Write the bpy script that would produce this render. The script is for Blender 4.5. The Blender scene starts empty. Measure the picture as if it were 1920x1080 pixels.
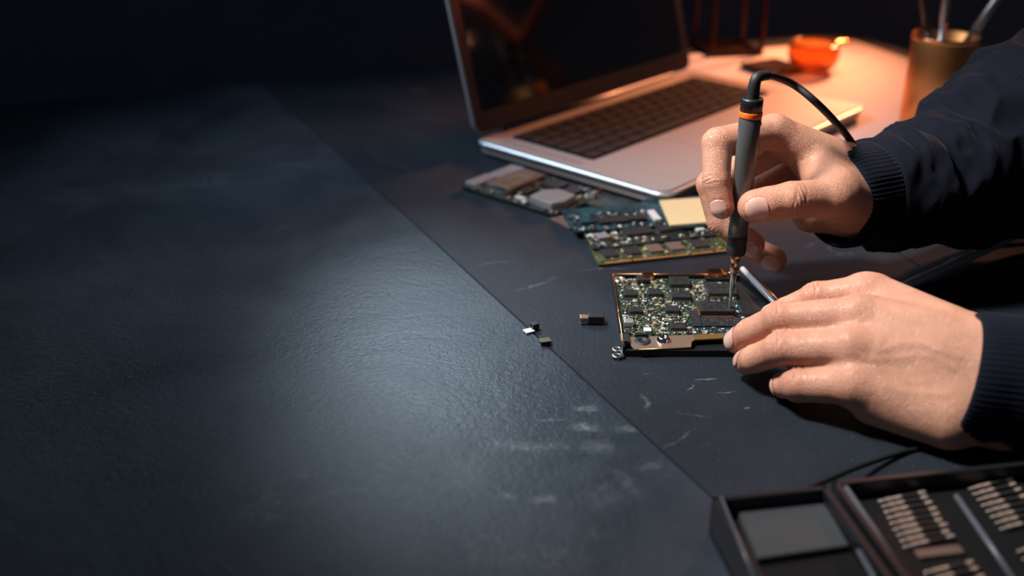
import bpy, bmesh, math, random
import numpy as np
from mathutils import Vector, Matrix, noise as mnoise
random.seed(7); rng = np.random.default_rng(7)
SC = bpy.context.scene
COL = SC.collection
PI = math.pi
# ------------------------------------------------------------------ camera, world, lights, exposure
# all builder coordinates are centimetres: x right, y away from the camera, z up, the table top is z = 0
FPX, TH, CH = 2000.0, 0.445, 29.0
cam_d = bpy.data.cameras.new('camera'); cam = bpy.data.objects.new('camera', cam_d); COL.objects.link(cam)
cam.location = (0, 0, CH * .01); cam.rotation_euler = (PI / 2 - TH, 0, 0)
cam_d.sensor_width = 36.0; cam_d.lens = 36.0 * FPX / 1920.0
cam_d.clip_start = 0.02; cam_d.clip_end = 30
cam_d.dof.use_dof = True; cam_d.dof.focus_distance = 0.60; cam_d.dof.aperture_fstop = 4.3
SC.camera = cam
w = bpy.data.worlds.new('world'); SC.world = w; w.use_nodes = True
w.node_tree.nodes['Background'].inputs[0].default_value = (0.30, 0.42, 0.6, 1)
w.node_tree.nodes['Background'].inputs[1].default_value = 0.07
SC.view_settings.view_transform = 'Standard'; SC.view_settings.look = 'None'
SC.view_settings.exposure = 0.0; SC.view_settings.gamma = 1.0; SC.view_settings.use_curve_mapping = False

def light(name, kind, loc, target, power, color, size=.1, size_y=None, spot=None, blend=.5, spread=None):
    d = bpy.data.lights.new(name, kind); o = bpy.data.objects.new(name, d); COL.objects.link(o)
    o.location = Vector(loc) * .01
    o.rotation_euler = (Vector(target) - Vector(loc)).to_track_quat('-Z', 'Y').to_euler()
    d.energy = power; d.color = color
    if kind == 'AREA':
        d.shape = 'RECTANGLE' if size_y else 'DISK'; d.size = size
        if size_y: d.size_y = size_y
        if spread: d.spread = spread
    if kind == 'SPOT':
        d.spot_size = spot; d.spot_blend = blend; d.shadow_soft_size = size
    return o
# cool softbox behind the left of the table (makes the grazing sheen), soft key from the upper left, warm lamp behind right
light('cool_back_light', 'SPOT', (-14, 118, 52), (-3.0, 56, 0), 10, (.70, .86, 1.0), size=.05, spot=math.radians(19), blend=1.0)
light('soft_key_light', 'AREA', (-26, 54, 68), (22, 53, 4), 1.22, (1.0, .92, .86), size=.13, spread=math.radians(56))
light('blue_fill_light', 'AREA', (-50, 94, 66), (8, 78, 0), .85, (.66, .82, 1.0), size=.40, spread=math.radians(60))
light('warm_lamp_light', 'SPOT', (55, 146, 31), (24, 112, 0), 38, (1.0, .33, .14), size=.06, spot=math.radians(41), blend=.5)
light('warm_rim_light', 'SPOT', (72, 150, 62), (31, 64, 13), 6, (1.0, .38, .20), size=.05, spot=math.radians(17), blend=.6)
light('stand_reflection_light', 'SPOT', (60, 86, 50), (74, 96, 16), 420, (1.0, .40, .22), size=.04, spot=math.radians(36), blend=.6)  # added spot on the unseen stand, for its image in the laptop screen

# ------------------------------------------------------------------ helpers
def at(px, py, z=0.0):
    """point at height z (cm) that the photo shows at pixel px, py"""
    u = (px - 960) / FPX; v = (py - 540) / FPX
    d = Vector((u, math.cos(TH) - v * math.sin(TH), -math.sin(TH) - v * math.cos(TH)))
    return Vector((0, 0, CH)) + d * ((z - CH) / d.z)
def aty(px, py, y):
    u = (px - 960) / FPX; v = (py - 540) / FPX
    d = Vector((u, math.cos(TH) - v * math.sin(TH), -math.sin(TH) - v * math.cos(TH)))
    return Vector((0, 0, CH)) + d * (y / d.y)

def N(nt, t, **kw):
    n = nt.nodes.new(t)
    for k, v in kw.items():
        if k.startswith('i_'):
            key = k[2:].replace('_', ' ')
            n.inputs[key].default_value = v
        else: setattr(n, k, v)
    return n
def mat(name, col, rough=.5, metal=0.0, bump=None, var=None, spec=None, coat=None, sss=None, aniso=None, emit=None, ior=None, trans=None, sheen=None, rvar=None):
    """procedural principled material; var=(scale, amount, colour2), bump=(scale, strength, distance_cm)"""
    m = bpy.data.materials.new(name); m.use_nodes = True; nt = m.node_tree
    b = nt.nodes['Principled BSDF']; L = nt.links.new
    c4 = lambda c: (c[0], c[1], c[2], 1)
    b.inputs['Base Color'].default_value = c4(col); b.inputs['Roughness'].default_value = rough; b.inputs['Metallic'].default_value = metal
    tc = N(nt, 'ShaderNodeTexCoord')
    if spec is not None: b.inputs['Specular IOR Level'].default_value = spec
    if coat: b.inputs['Coat Weight'].default_value = coat; b.inputs['Coat Roughness'].default_value = .08
    if ior: b.inputs['IOR'].default_value = ior
    if trans: b.inputs['Transmission Weight'].default_value = trans
    if sheen: b.inputs['Sheen Weight'].default_value = sheen; b.inputs['Sheen Roughness'].default_value = .4
    if aniso: b.inputs['Anisotropic'].default_value = aniso
    if sss: b.inputs['Subsurface Weight'].default_value = sss[0]; b.inputs['Subsurface Radius'].default_value = sss[1]; b.inputs['Subsurface Scale'].default_value = sss[2]
    if emit: b.inputs['Emission Color'].default_value = c4(emit[0]); b.inputs['Emission Strength'].default_value = emit[1]
    if var:
        n = N(nt, 'ShaderNodeTexNoise', i_Scale=var[0], i_Detail=5.0, i_Roughness=.6); L(tc.outputs['Object'], n.inputs['Vector'])
        r = N(nt, 'ShaderNodeMapRange'); r.inputs[1].default_value = .35; r.inputs[2].default_value = .7; L(n.outputs[0], r.inputs[0])
        mx = N(nt, 'ShaderNodeMix', data_type='RGBA'); mx.inputs[6].default_value = c4(col); mx.inputs[7].default_value = c4(var[2])
        mu = N(nt, 'ShaderNodeMath', operation='MULTIPLY'); mu.inputs[1].default_value = var[1]; L(r.outputs[0], mu.inputs[0])
        L(mu.outputs[0], mx.inputs[0]); L(mx.outputs[2], b.inputs['Base Color'])
    if rvar:
        n = N(nt, 'ShaderNodeTexNoise', i_Scale=rvar[0], i_Detail=4.0); L(tc.outputs['Object'], n.inputs['Vector'])
        r = N(nt, 'ShaderNodeMapRange'); r.inputs[1].default_value = .3; r.inputs[2].default_value = .7
        r.inputs[3].default_value = rvar[1]; r.inputs[4].default_value = rvar[2]; L(n.outputs[0], r.inputs[0]); L(r.outputs[0], b.inputs['Roughness'])
    if bump:
        n = N(nt, 'ShaderNodeTexNoise', i_Scale=bump[0], i_Detail=4.0); L(tc.outputs['Object'], n.inputs['Vector'])
        bp = N(nt, 'ShaderNodeBump'); bp.inputs['Strength'].default_value = bump[1]; bp.inputs['Distance'].default_value = bump[2] * .01
        L(n.outputs[0], bp.inputs['Height']); L(bp.outputs[0], b.inputs['Normal'])
    return m

class MB:
    """collects shapes (cm) into ONE mesh; several materials allowed"""
    def __init__(s): s.v = []; s.f = []; s.mi = []; s.mats = []; s.sm = []; s.m = 0
    def use(s, m):
        if m not in s.mats: s.mats.append(m)
        s.m = s.mats.index(m); return s
    def add(s, vs, fs, smooth=False):
        o = len(s.v); s.v += [tuple(v) for v in vs]
        for f in fs: s.f.append([i + o for i in f]); s.mi.append(s.m); s.sm.append(smooth)
        return s
    def box(s, c, size, rz=0, bev=0, M=None):
        bm = bmesh.new(); bmesh.ops.create_cube(bm, size=1)
        bmesh.ops.scale(bm, vec=size, verts=bm.verts)
        if bev: bmesh.ops.bevel(bm, geom=list(bm.edges), offset=bev, segments=2, affect='EDGES', profile=.6)
        if rz: bmesh.ops.rotate(bm, cent=(0, 0, 0), matrix=Matrix.Rotation(rz, 3, 'Z'), verts=bm.verts)
        bmesh.ops.translate(bm, vec=c, verts=bm.verts)
        if M: bmesh.ops.transform(bm, matrix=M, verts=bm.verts)
        return s.bm(bm)
    def bm(s, bm, smooth=False):
        bm.verts.index_update()
        s.add([v.co[:] for v in bm.verts], [[v.index for v in f.verts] for f in bm.faces], smooth); bm.free(); return s
    def prism(s, pts, z0, z1, bev=0, holes=None):
        """extruded polygon (xy, counter-clockwise)"""
        bm = bmesh.new()
        vs = [bm.verts.new((p[0], p[1], z0)) for p in pts]; f = bm.faces.new(vs)
        r = bmesh.ops.extrude_face_region(bm, geom=[f]); up = [g for g in r['geom'] if isinstance(g, bmesh.types.BMVert)]
        bmesh.ops.translate(bm, vec=(0, 0, z1 - z0), verts=up)
        bmesh.ops.recalc_face_normals(bm, faces=bm.faces)
        if bev: bmesh.ops.bevel(bm, geom=list(bm.edges), offset=bev, segments=2, affect='EDGES')
        return s.bm(bm)
    def lathe(s, prof, seg=32, M=None, a0=0, a1=2 * PI):
        """profile [(r, z)] turned about z"""
        n = len(prof); full = abs(a1 - a0 - 2 * PI) < 1e-6; k = seg if full else seg + 1
        vs = []
        for j in range(k):
            a = a0 + (a1 - a0) * j / seg
            for r, z in prof: vs.append(Vector((r * math.cos(a), r * math.sin(a), z)))
        if M: vs = [M @ v for v in vs]
        fs = []
        for j in range(seg):
            j2 = (j + 1) % k
            for i in range(n - 1): fs.append((j * n + i, j2 * n + i, j2 * n + i + 1, j * n + i + 1))
        return s.add(vs, fs, True)
    def tube(s, path, r, seg=12, cap=True, ry=None):
        path = [Vector(p) for p in path]; n = len(path)
        rs = r if isinstance(r, (list, tuple)) else [r] * n
        up = Vector((0, 0, 1)); t0 = (path[1] - path[0]).normalized()
        if abs(t0.dot(up)) > .95: up = Vector((0, 1, 0))
        a = t0.cross(up).normalized(); vs = []
        for i, p in enumerate(path):
            t = (path[min(i + 1, n - 1)] - path[max(i - 1, 0)]).normalized()
            a = (a - t * a.dot(t)).normalized(); b = t.cross(a)
            for j in range(seg):
                q = 2 * PI * j / seg; vs.append(p + (a * math.cos(q) + b * math.sin(q)) * rs[i])
        fs = [(i * seg + j, i * seg + (j + 1) % seg, (i + 1) * seg + (j + 1) % seg, (i + 1) * seg + j) for i in range(n - 1) for j in range(seg)]
        if cap: fs.append(tuple(reversed(range(seg)))); fs.append(tuple(range((n - 1) * seg, n * seg)))
        return s.add(vs, fs, True)
    def build(s, name, m=None, parent=None, smooth_angle=None):
        if m and not s.mats: s.mats = [m]
        me = bpy.data.meshes.new(name)
        me.from_pydata([(a * .01, b * .01, c * .01) for a, b, c in s.v], [], s.f)
        for x in s.mats: me.materials.append(x)
        me.polygons.foreach_set('material_index', s.mi); me.polygons.foreach_set('use_smooth', s.sm); me.update()
        if smooth_angle is not None:
            me.shade_smooth(); me.set_sharp_from_angle(angle=smooth_angle)
        o = bpy.data.objects.new(name, me); COL.objects.link(o)
        if parent: o.parent = parent
        return o
def tag(o, label=None, cat=None, group=None, kind=None):
    if label: o['label'] = label
    if cat: o['category'] = cat
    if group: o['group'] = group
    if kind: o['kind'] = kind
    return o
def thing(name, loc, rz, label, cat, group=None):
    o = bpy.data.objects.new(name, None); COL.objects.link(o); o.empty_display_size = .02
    o.location = Vector(loc) * .01; o.rotation_euler = (0, 0, rz)
    return tag(o, label, cat, group)
def copy_tree(o, parent=None, depth=0):
    c = o.copy(); COL.objects.link(c)
    if parent: c.parent = parent
    for ch in list(o.children): copy_tree(ch, c)
    return c
def local(root, p):
    """world cm point -> root-local cm"""
    a = -root.rotation_euler[2]; d = Vector(p) - root.location * 100
    return Vector((d.x * math.cos(a) - d.y * math.sin(a), d.x * math.sin(a) + d.y * math.cos(a), d.z))
def spline(pts, n=8):
    pts = [Vector(p) for p in pts]; out = []
    P = [pts[0] * 2 - pts[1]] + pts + [pts[-1] * 2 - pts[-2]]
    for i in range(1, len(P) - 2):
        for k in range(n):
            t = k / n; a, b, c, d = P[i - 1:i + 3]
            out.append(.5 * ((2 * b) + (c - a) * t + (2 * a - 5 * b + 4 * c - d) * t * t + (3 * b - a - 3 * c + d) * t ** 3))
    out.append(pts[-1]); return out
def rrect(x0, y0, x1, y1, r, n=5):
    p = []
    for cx, cy, a in ((x1 - r, y0 + r, -90), (x1 - r, y1 - r, 0), (x0 + r, y1 - r, 90), (x0 + r, y0 + r, 180)):
        for k in range(n + 1):
            q = math.radians(a + 90 * k / n); p.append((cx + r * math.cos(q), cy + r * math.sin(q)))
    return p
# ------------------------------------------------------------------ materials
M = {}
M['alu'] = mat('brushed_aluminium', (.40, .36, .35), .52, .35, bump=(900, .05, .01))
M['alu_edge'] = mat('aluminium_edge', (.80, .82, .85), .38, .8)
M['alu_dark'] = mat('dark_aluminium', (.10, .10, .11), .4, .6)
M['black_gloss'] = mat('black_glass', (.004, .004, .005), .07, 0, spec=.6)
M['bezel'] = mat('display_bezel', (.012, .012, .014), .3)
M['key'] = mat('key_plastic', (.022, .021, .021), .8, spec=.08, var=(60, .5, (.03, .03, .032)))
M['black'] = mat('black_plastic', (.010, .011, .013), .38, bump=(300, .1, .01))
M['black_matte'] = mat('matte_black_plastic', (.009, .010, .012), .75, spec=.15)
M['rubber'] = mat('black_rubber', (.015, .015, .017), .55, bump=(200, .15, .01))
M['pen'] = mat('gunmetal_shell', (.105, .107, .112), .36, .35, bump=(1500, .08, .004))
M['orange'] = mat('orange_plastic', (.85, .16, .02), .35)
M['chrome'] = mat('polished_steel', (.72, .70, .68), .12, 1.0)
M['steel'] = mat('satin_steel', (.60, .58, .56), .28, 1.0, var=(120, .4, (.4, .38, .36)))
M['copper'] = mat('copper', (.80, .36, .16), .24, 1.0, bump=(60, .05, .02), var=(40, .5, (.6, .22, .08)))
M['copper_soft'] = mat('copper_satin', (1.0, .42, .14), .42, 1.0, aniso=.5)
M['bronze'] = mat('bronze_plate', (.52, .36, .27), .34, .75, bump=(700, .08, .005), var=(150, .5, (.42, .28, .22)))
M['gold'] = mat('gold_plate', (.80, .52, .18), .30, .9)
M['goldc'] = mat('copper_contacts', (.75, .30, .10), .35, .7)
M['chip'] = mat('chip_epoxy', (.018, .018, .020), .42, bump=(900, .2, .004), var=(300, .5, (.04, .04, .045)))
M['chip_brown'] = mat('chip_epoxy_brown', (.13, .085, .075), .5, var=(200, .5, (.09, .06, .05)))
M['pin'] = mat('tinned_pins', (.70, .62, .50), .3, .9)
M['white'] = mat('white_ceramic', (.62, .62, .60), .45, var=(100, .5, (.45, .45, .45)))
M['tan'] = mat('tan_ceramic', (.42, .32, .20), .5)
M['shield'] = mat('shield_can', (.55, .54, .55), .38, .7, var=(80, .5, (.4, .39, .4)))
M['beige'] = mat('beige_label', (.66, .50, .27), .6, var=(40, .3, (.55, .42, .24)))
M['paper'] = mat('pale_paper', (.64, .60, .60), .75, var=(12, .35, (.54, .49, .48)), bump=(60, .2, .02))
M['wall'] = mat('dark_wall_paint', (.10, .14, .18), .8, bump=(30, .2, .1))
M['floor'] = mat('dark_floor', (.012, .012, .014), .6, bump=(20, .2, .1))

def pcb_mat(name, base, trace, pad, scale=260.0, amount=.5, thr=.12):
    m = bpy.data.materials.new(name); m.use_nodes = True; nt = m.node_tree; L = nt.links.new
    b = nt.nodes['Principled BSDF']; tc = N(nt, 'ShaderNodeTexCoord')
    br = N(nt, 'ShaderNodeTexVoronoi', distance='MANHATTAN'); br.inputs['Scale'].default_value = scale
    L(tc.outputs['Object'], br.inputs['Vector'])
    r1 = N(nt, 'ShaderNodeMapRange'); r1.inputs[1].default_value = thr; r1.inputs[2].default_value = thr + .08; r1.inputs[3].default_value = 1; r1.inputs[4].default_value = 0
    L(br.outputs['Distance'], r1.inputs[0])
    sep = N(nt, 'ShaderNodeSeparateColor'); L(br.outputs['Color'], sep.inputs[0])
    gt = N(nt, 'ShaderNodeMath', operation='GREATER_THAN'); gt.inputs[1].default_value = 1 - amount; L(sep.outputs[0], gt.inputs[0])
    mu = N(nt, 'ShaderNodeMath', operation='MULTIPLY'); L(r1.outputs[0], mu.inputs[0]); L(gt.outputs[0], mu.inputs[1])
    ns = N(nt, 'ShaderNodeTexNoise', i_Scale=scale * .35, i_Detail=3.0); L(tc.outputs['Object'], ns.inputs['Vector'])
    r2 = N(nt, 'ShaderNodeMapRange'); r2.inputs[1].default_value = .48; r2.inputs[2].default_value = .56; L(ns.outputs[0], r2.inputs[0])
    m1 = N(nt, 'ShaderNodeMix', data_type='RGBA'); m1.inputs[6].default_value = (*base, 1); m1.inputs[7].default_value = (*trace, 1); L(r2.outputs[0], m1.inputs[0])
    m2 = N(nt, 'ShaderNodeMix', data_type='RGBA'); m2.inputs[7].default_value = (*pad, 1); L(m1.outputs[2], m2.inputs[6]); L(mu.outputs[0], m2.inputs[0])
    L(m2.outputs[2], b.inputs['Base Color']); L(mu.outputs[0], b.inputs['Metallic']); b.inputs['Roughness'].default_value = .32
    return m
M['pcb_green'] = pcb_mat('green_circuit_board', (.012, .034, .024), (.035, .070, .048), (.55, .55, .42), 380, .55)
M['pcb_teal'] = pcb_mat('teal_circuit_board', (.010, .030, .042), (.018, .060, .078), (.35, .45, .45), 240, .35)
M['pcb_dark'] = pcb_mat('dark_circuit_board', (.018, .024, .022), (.04, .05, .045), (.35, .33, .28), 240, .35)
M['pcb_olive'] = pcb_mat('olive_circuit_board', (.045, .055, .022), (.075, .085, .04), (.45, .45, .28), 240, .3)
M['bga'] = pcb_mat('solder_ball_field', (.016, .018, .020), (.03, .032, .035), (.75, .70, .60), 760, .8, .34)

def slate_mat(name, base, light_c, dust, rough, grain):
    m = bpy.data.materials.new(name); m.use_nodes = True; nt = m.node_tree; L = nt.links.new
    b = nt.nodes['Principled BSDF']; tc = N(nt, 'ShaderNodeTexCoord')
    n1 = N(nt, 'ShaderNodeTexNoise', i_Scale=9.0, i_Detail=8.0, i_Roughness=.62, i_Distortion=.6); L(tc.outputs['Object'], n1.inputs['Vector'])
    r1 = N(nt, 'ShaderNodeMapRange'); r1.inputs[1].default_value = .35; r1.inputs[2].default_value = .75; L(n1.outputs[0], r1.inputs[0])
    m1 = N(nt, 'ShaderNodeMix', data_type='RGBA'); m1.inputs[6].default_value = (*base, 1); m1.inputs[7].default_value = (*light_c, 1); L(r1.outputs[0], m1.inputs[0])
    # chalky scuffs: thin broken veins of a distorted noise, kept to a few patches
    n2 = N(nt, 'ShaderNodeTexNoise', i_Scale=14.0, i_Detail=9.0, i_Roughness=.7, i_Distortion=1.6); L(tc.outputs['Object'], n2.inputs['Vector'])
    sb = N(nt, 'ShaderNodeMath', operation='SUBTRACT'); sb.inputs[1].default_value = .5; L(n2.outputs[0], sb.inputs[0])
    ab = N(nt, 'ShaderNodeMath', operation='ABSOLUTE'); L(sb.outputs[0], ab.inputs[0])
    r2 = N(nt, 'ShaderNodeMapRange'); r2.inputs[1].default_value = 0; r2.inputs[2].default_value = .010; r2.inputs[3].default_value = 1; r2.inputs[4].default_value = 0; L(ab.outputs[0], r2.inputs[0])
    n3 = N(nt, 'ShaderNodeTexNoise', i_Scale=11.0, i_Detail=3.0); 
    mp = N(nt, 'ShaderNodeMapping'); mp.inputs['Location'].default_value = (3.1, 1.7, 0); L(tc.outputs['Object'], mp.inputs[0]); L(mp.outputs[0], n3.inputs['Vector'])
    r3 = N(nt, 'ShaderNodeMapRange'); r3.inputs[1].default_value = .62; r3.inputs[2].default_value = .8; L(n3.outputs[0], r3.inputs[0])
    mu = N(nt, 'ShaderNodeMath', operation='MULTIPLY'); L(r2.outputs[0], mu.inputs[0]); L(r3.outputs[0], mu.inputs[1])
    # fine dust specks
    vo = N(nt, 'ShaderNodeTexVoronoi'); vo.inputs['Scale'].default_value = 420; L(tc.outputs['Object'], vo.inputs['Vector'])
    r4 = N(nt, 'ShaderNodeMapRange'); r4.inputs[1].default_value = .05; r4.inputs[2].default_value = .14; r4.inputs[3].default_value = .75; r4.inputs[4].default_value = 0; L(vo.outputs['Distance'], r4.inputs[0])
    sp = N(nt, 'ShaderNodeSeparateColor'); L(vo.outputs['Color'], sp.inputs[0])
    g4 = N(nt, 'ShaderNodeMath', operation='GREATER_THAN'); g4.inputs[1].default_value = .8; L(sp.outputs[0], g4.inputs[0])
    m4 = N(nt, 'ShaderNodeMath', operation='MULTIPLY'); L(r4.outputs[0], m4.inputs[0]); L(g4.outputs[0], m4.inputs[1])
    ad = N(nt, 'ShaderNodeMath', operation='MAXIMUM'); L(mu.outputs[0], ad.inputs[0]); L(m4.outputs[0], ad.inputs[1])
    # hand prints / wiped chalk marks with their own outline, at fixed places on the slab
    acc = ad
    for (wx, wy, sx, sy, rot, amt) in dust:
        dx, dy = wx - 43.3, wy - 136.2; cx = dx * .9426 + dy * .3339; cy = -dx * .3339 + dy * .9426; rot = rot - .3404
        mp2 = N(nt, 'ShaderNodeMapping', vector_type='TEXTURE'); mp2.inputs['Location'].default_value = (cx * .01, cy * .01, 0)
        mp2.inputs['Rotation'].default_value = (0, 0, rot); mp2.inputs['Scale'].default_value = (sx * .01, sy * .01, 1)
        nd = N(nt, 'ShaderNodeTexNoise', i_Scale=70.0, i_Detail=5.0); L(tc.outputs['Object'], nd.inputs['Vector'])
        vm = N(nt, 'ShaderNodeVectorMath', operation='MULTIPLY_ADD'); vm.inputs[1].default_value = (.012, .012, 0); L(nd.outputs['Color'], vm.inputs[0]); L(tc.outputs['Object'], vm.inputs[2])
        L(vm.outputs[0], mp2.inputs[0])
        ln = N(nt, 'ShaderNodeVectorMath', operation='LENGTH'); L(mp2.outputs[0], ln.inputs[0])
        rr = N(nt, 'ShaderNodeMapRange'); rr.inputs[1].default_value = .7; rr.inputs[2].default_value = 1.15; rr.inputs[3].default_value = amt; rr.inputs[4].default_value = 0; L(ln.outputs['Value'], rr.inputs[0])
        n5 = N(nt, 'ShaderNodeTexNoise', i_Scale=260.0, i_Detail=4.0); L(tc.outputs['Object'], n5.inputs['Vector'])
        r5 = N(nt, 'ShaderNodeMapRange'); r5.inputs[1].default_value = .4; r5.inputs[2].default_value = .65; r5.inputs[3].default_value = .3; L(n5.outputs[0], r5.inputs[0])
        mm = N(nt, 'ShaderNodeMath', operation='MULTIPLY'); L(rr.outputs[0], mm.inputs[0]); L(r5.outputs[0], mm.inputs[1])
        mxx = N(nt, 'ShaderNodeMath', operation='MAXIMUM'); L(acc.outputs[0], mxx.inputs[0]); L(mm.outputs[0], mxx.inputs[1]); acc = mxx
    m2 = N(nt, 'ShaderNodeMix', data_type='RGBA'); m2.inputs[7].default_value = (.17, .19, .20, 1); L(m1.outputs[2], m2.inputs[6]); L(acc.outputs[0], m2.inputs[0])
    L(m2.outputs[2], b.inputs['Base Color'])
    rr = N(nt, 'ShaderNodeMapRange'); rr.inputs[1].default_value = .3; rr.inputs[2].default_value = .75; rr.inputs[3].default_value = rough; rr.inputs[4].default_value = rough + .12; L(n1.outputs[0], rr.inputs[0])
    L(rr.outputs[0], b.inputs['Roughness']); b.inputs['Specular IOR Level'].default_value = .45 if 'left' in name else .32
    # leathery grain
    ng = N(nt, 'ShaderNodeTexNoise', i_Scale=grain, i_Detail=3.0, i_Roughness=.55, i_Distortion=.8); L(tc.outputs['Object'], ng.inputs['Vector'])
    bp = N(nt, 'ShaderNodeBump'); bp.inputs['Strength'].default_value = .35; bp.inputs['Distance'].default_value = .0008; L(ng.outputs[0], bp.inputs['Height'])
    bp2 = N(nt, 'ShaderNodeBump'); bp2.inputs['Strength'].default_value = .4; bp2.inputs['Distance'].default_value = .003; L(n1.outputs[0], bp2.inputs['Height']); L(bp.outputs[0], bp2.inputs['Normal'])
    L(bp2.outputs[0], b.inputs['Normal'])
    return m
dust_l = [(6.9, 42.2, .9, .4, .3, 0.41), (5.6, 41.0, .5, 1.6, .5, 0.24), (2.4, 46.2, 1.0, .25, 0, 0.41), (4.1, 47.3, 1.0, .45, .1, 0.74), (4.0, 45.6, 1.0, .55, -.1, 0.81), (6.3, 45.3, 1.3, .35, 0, 0.47), (1.0, 43.9, 2.6, .7, 0, 0.47), (4.4, 43.8, 1.3, .9, .2, 0.41), (1.8, 39.6, .9, .5, .3, 0.68), (.2, 39.9, .7, .4, -.3, 0.54), (4.3, 39.9, 1.1, 1.2, 0, 0.20), (-1.8, 41.5, 1.4, 2.0, .4, 0.20)]
M['slate_l'] = slate_mat('slate_left', (.012, .020, .031), (.036, .050, .066), dust_l, .38, 330.0)  # paler and bluer than the right: cool left-hand light put into the colour
dust_r = [(10.6, 50.2, .9, .10, .3, .9), (9.7, 49.3, .5, .07, 1.1, .9), (11.6, 49.0, .7, .08, .15, .8), (7.2, 48.0, .25, .9, .3, .5), (12.4, 47.4, .25, .12, 0, .9), (9.6, 46.6, 1.2, .08, -.2, .5), (8.3, 44.3, 1.8, .05, .75, .6), (7.6, 50.8, .5, .06, .4, .8), (1.9, 62.0, 2.2, .25, .7, .45), (6.2, 64.5, 3.0, .08, .15, .5), (-.5, 65.5, 1.6, .2, .3, .4)]
M['slate_r'] = slate_mat('slate_right', (.0075, .0115, .018), (.014, .020, .029), dust_r, .50, 420.0)

# ------------------------------------------------------------------ room
def struct(name, mb, m): return tag(mb.build(name, m), kind='structure')
struct('wall_back', MB().box((0, 195, 70), (700, 10, 300)), M['wall'])
struct('floor', MB().box((0, 130, -80), (700, 500, 10)), M['floor'])
# ------------------------------------------------------------------ work table: slabs with real seams, frame and legs
ta = math.atan2(.334, .943)                     # the table is turned against the camera
tx = Vector((math.cos(ta), math.sin(ta), 0)); ty = Vector((-math.sin(ta), math.cos(ta), 0))
tc0 = Vector((43.3, 136.2, 0))                  # back right corner
table = thing('work_table', tc0 + Vector((0, 0, -75)), ta, 'large dark slate-topped work table under everything, dull blue-black and scuffed', 'table')
s1 = lambda y: -66.7 + (-64.0 - y) * .117       # seam lines, distance from the right edge
s2 = lambda y: -40.0 + (-72.0 - y) * -.05
for a, b, mm in ((lambda y: -150, lambda y: s1(y) - .02, M['slate_l']), (lambda y: s1(y) + .02, lambda y: s2(y) - .04, M['slate_r']), (lambda y: s2(y) + .04, lambda y: 0, M['slate_r'])):
    MB().prism([(a(-140), -140), (b(-140), -140), (b(0), 0), (a(0), 0)], 72.2, 75.0, bev=.05).build('tabletop_slab', mm, table)
MB().use(M['black_matte']).box((-75, -70, 71.4), (144, 134, 1.6)).build('underframe', None, table)
for lx, ly in ((-146, -4), (-4, -4), (-146, -136), (-4, -136)):
    MB().use(M['black_matte']).box((lx, ly, 35.3), (5, 5, 70.6), bev=.2).build('leg', None, table)

# ------------------------------------------------------------------ laptop
M['well'] = mat('keyboard_recess', (.003, .003, .003), .9, spec=.05)
LA = .827; lp0 = Vector((-3.05, 87.5, 0))
laptop = thing('laptop', lp0, LA, 'open silver laptop with black keys and dark glossy screen, standing behind the hands', 'laptop')
LW, LD, LH = 32.2, 19.6, 1.35
base = MB(); base.use(M['alu'])
base.prism(rrect(0, -LD, LW, 0, 1.1), .15, LH, bev=.18)
bo = base.build('base', None, laptop, smooth_angle=math.radians(35))
# bright rounded rim along the base edge
rim = [(x, y, LH - .28) for x, y in rrect(-.02, -LD - .02, LW + .02, .02, 1.1)]; rim.append(rim[0])
tag(MB().use(M['alu_edge']).tube(rim, .2, 8, cap=False).build('base_rim', None, laptop), 'bright polished base rim')
for fx, fy in ((1.6, -1.6), (LW - 1.6, -1.6), (1.6, -LD + 1.6), (LW - 1.6, -LD + 1.6)):
    MB().use(M['rubber']).lathe([(0, 0), (.5, 0), (.6, .18), (0, .18)], 16, Matrix.Translation((fx, fy, 0))).build('rubber_foot', None, laptop)
kx0, kx1, ky1, ky0 = 2.3, LW - 2.3, -1.9, -10.9
MB().use(M['well']).prism(rrect(kx0, ky0, kx1, ky1, .25), LH - .02, LH + .02).build('keyboard_well', None, laptop)
MB().use(M['alu']).prism(rrect(LW / 2 - 5.2, -18.6, LW / 2 + 5.2, -11.8, .4), LH, LH + .02).build('trackpad', None, laptop)
for sx in (1.1, LW - 1.1):
    g = MB().use(M['alu_dark'])
    for i in range(22):
        for j in range(3): g.box((sx + (j - 1) * .32, -2.2 - i * .4, LH + .005), (.14, .14, .02))
    g.build('speaker_grille', None, laptop)
rows = [[1] * 14, [1] * 13 + [1.5], [1.5] + [1] * 13, [1.8] + [1] * 11 + [1.8], [2.3] + [1] * 10 + [2.3], [1, 1, 1, 1.25, 5.6, 1.25, 1, 1, 1, 1]]
kh = (ky1 - ky0 - .2) / 6.0; keyproto = {}
for ri, row in enumerate(rows):
    tot = sum(row); u = (kx1 - kx0 - .2) / tot; x = kx0 + .1
    for wd in row:
        kw = u * wd - .22; y = ky1 - .1 - (ri + .5) * kh
        key = round(kw, 2)
        if key not in keyproto:
            keyproto[key] = MB().use(M['key']).box((0, 0, .09), (kw, kh - .22, .14), bev=.05).build('key', None, laptop)
            o = keyproto[key]
        else:
            o = keyproto[key].copy(); COL.objects.link(o); o.parent = laptop
        o.location = ((x + u * wd / 2) * .01, y * .01, (LH + .01) * .01); x += u * wd
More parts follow.
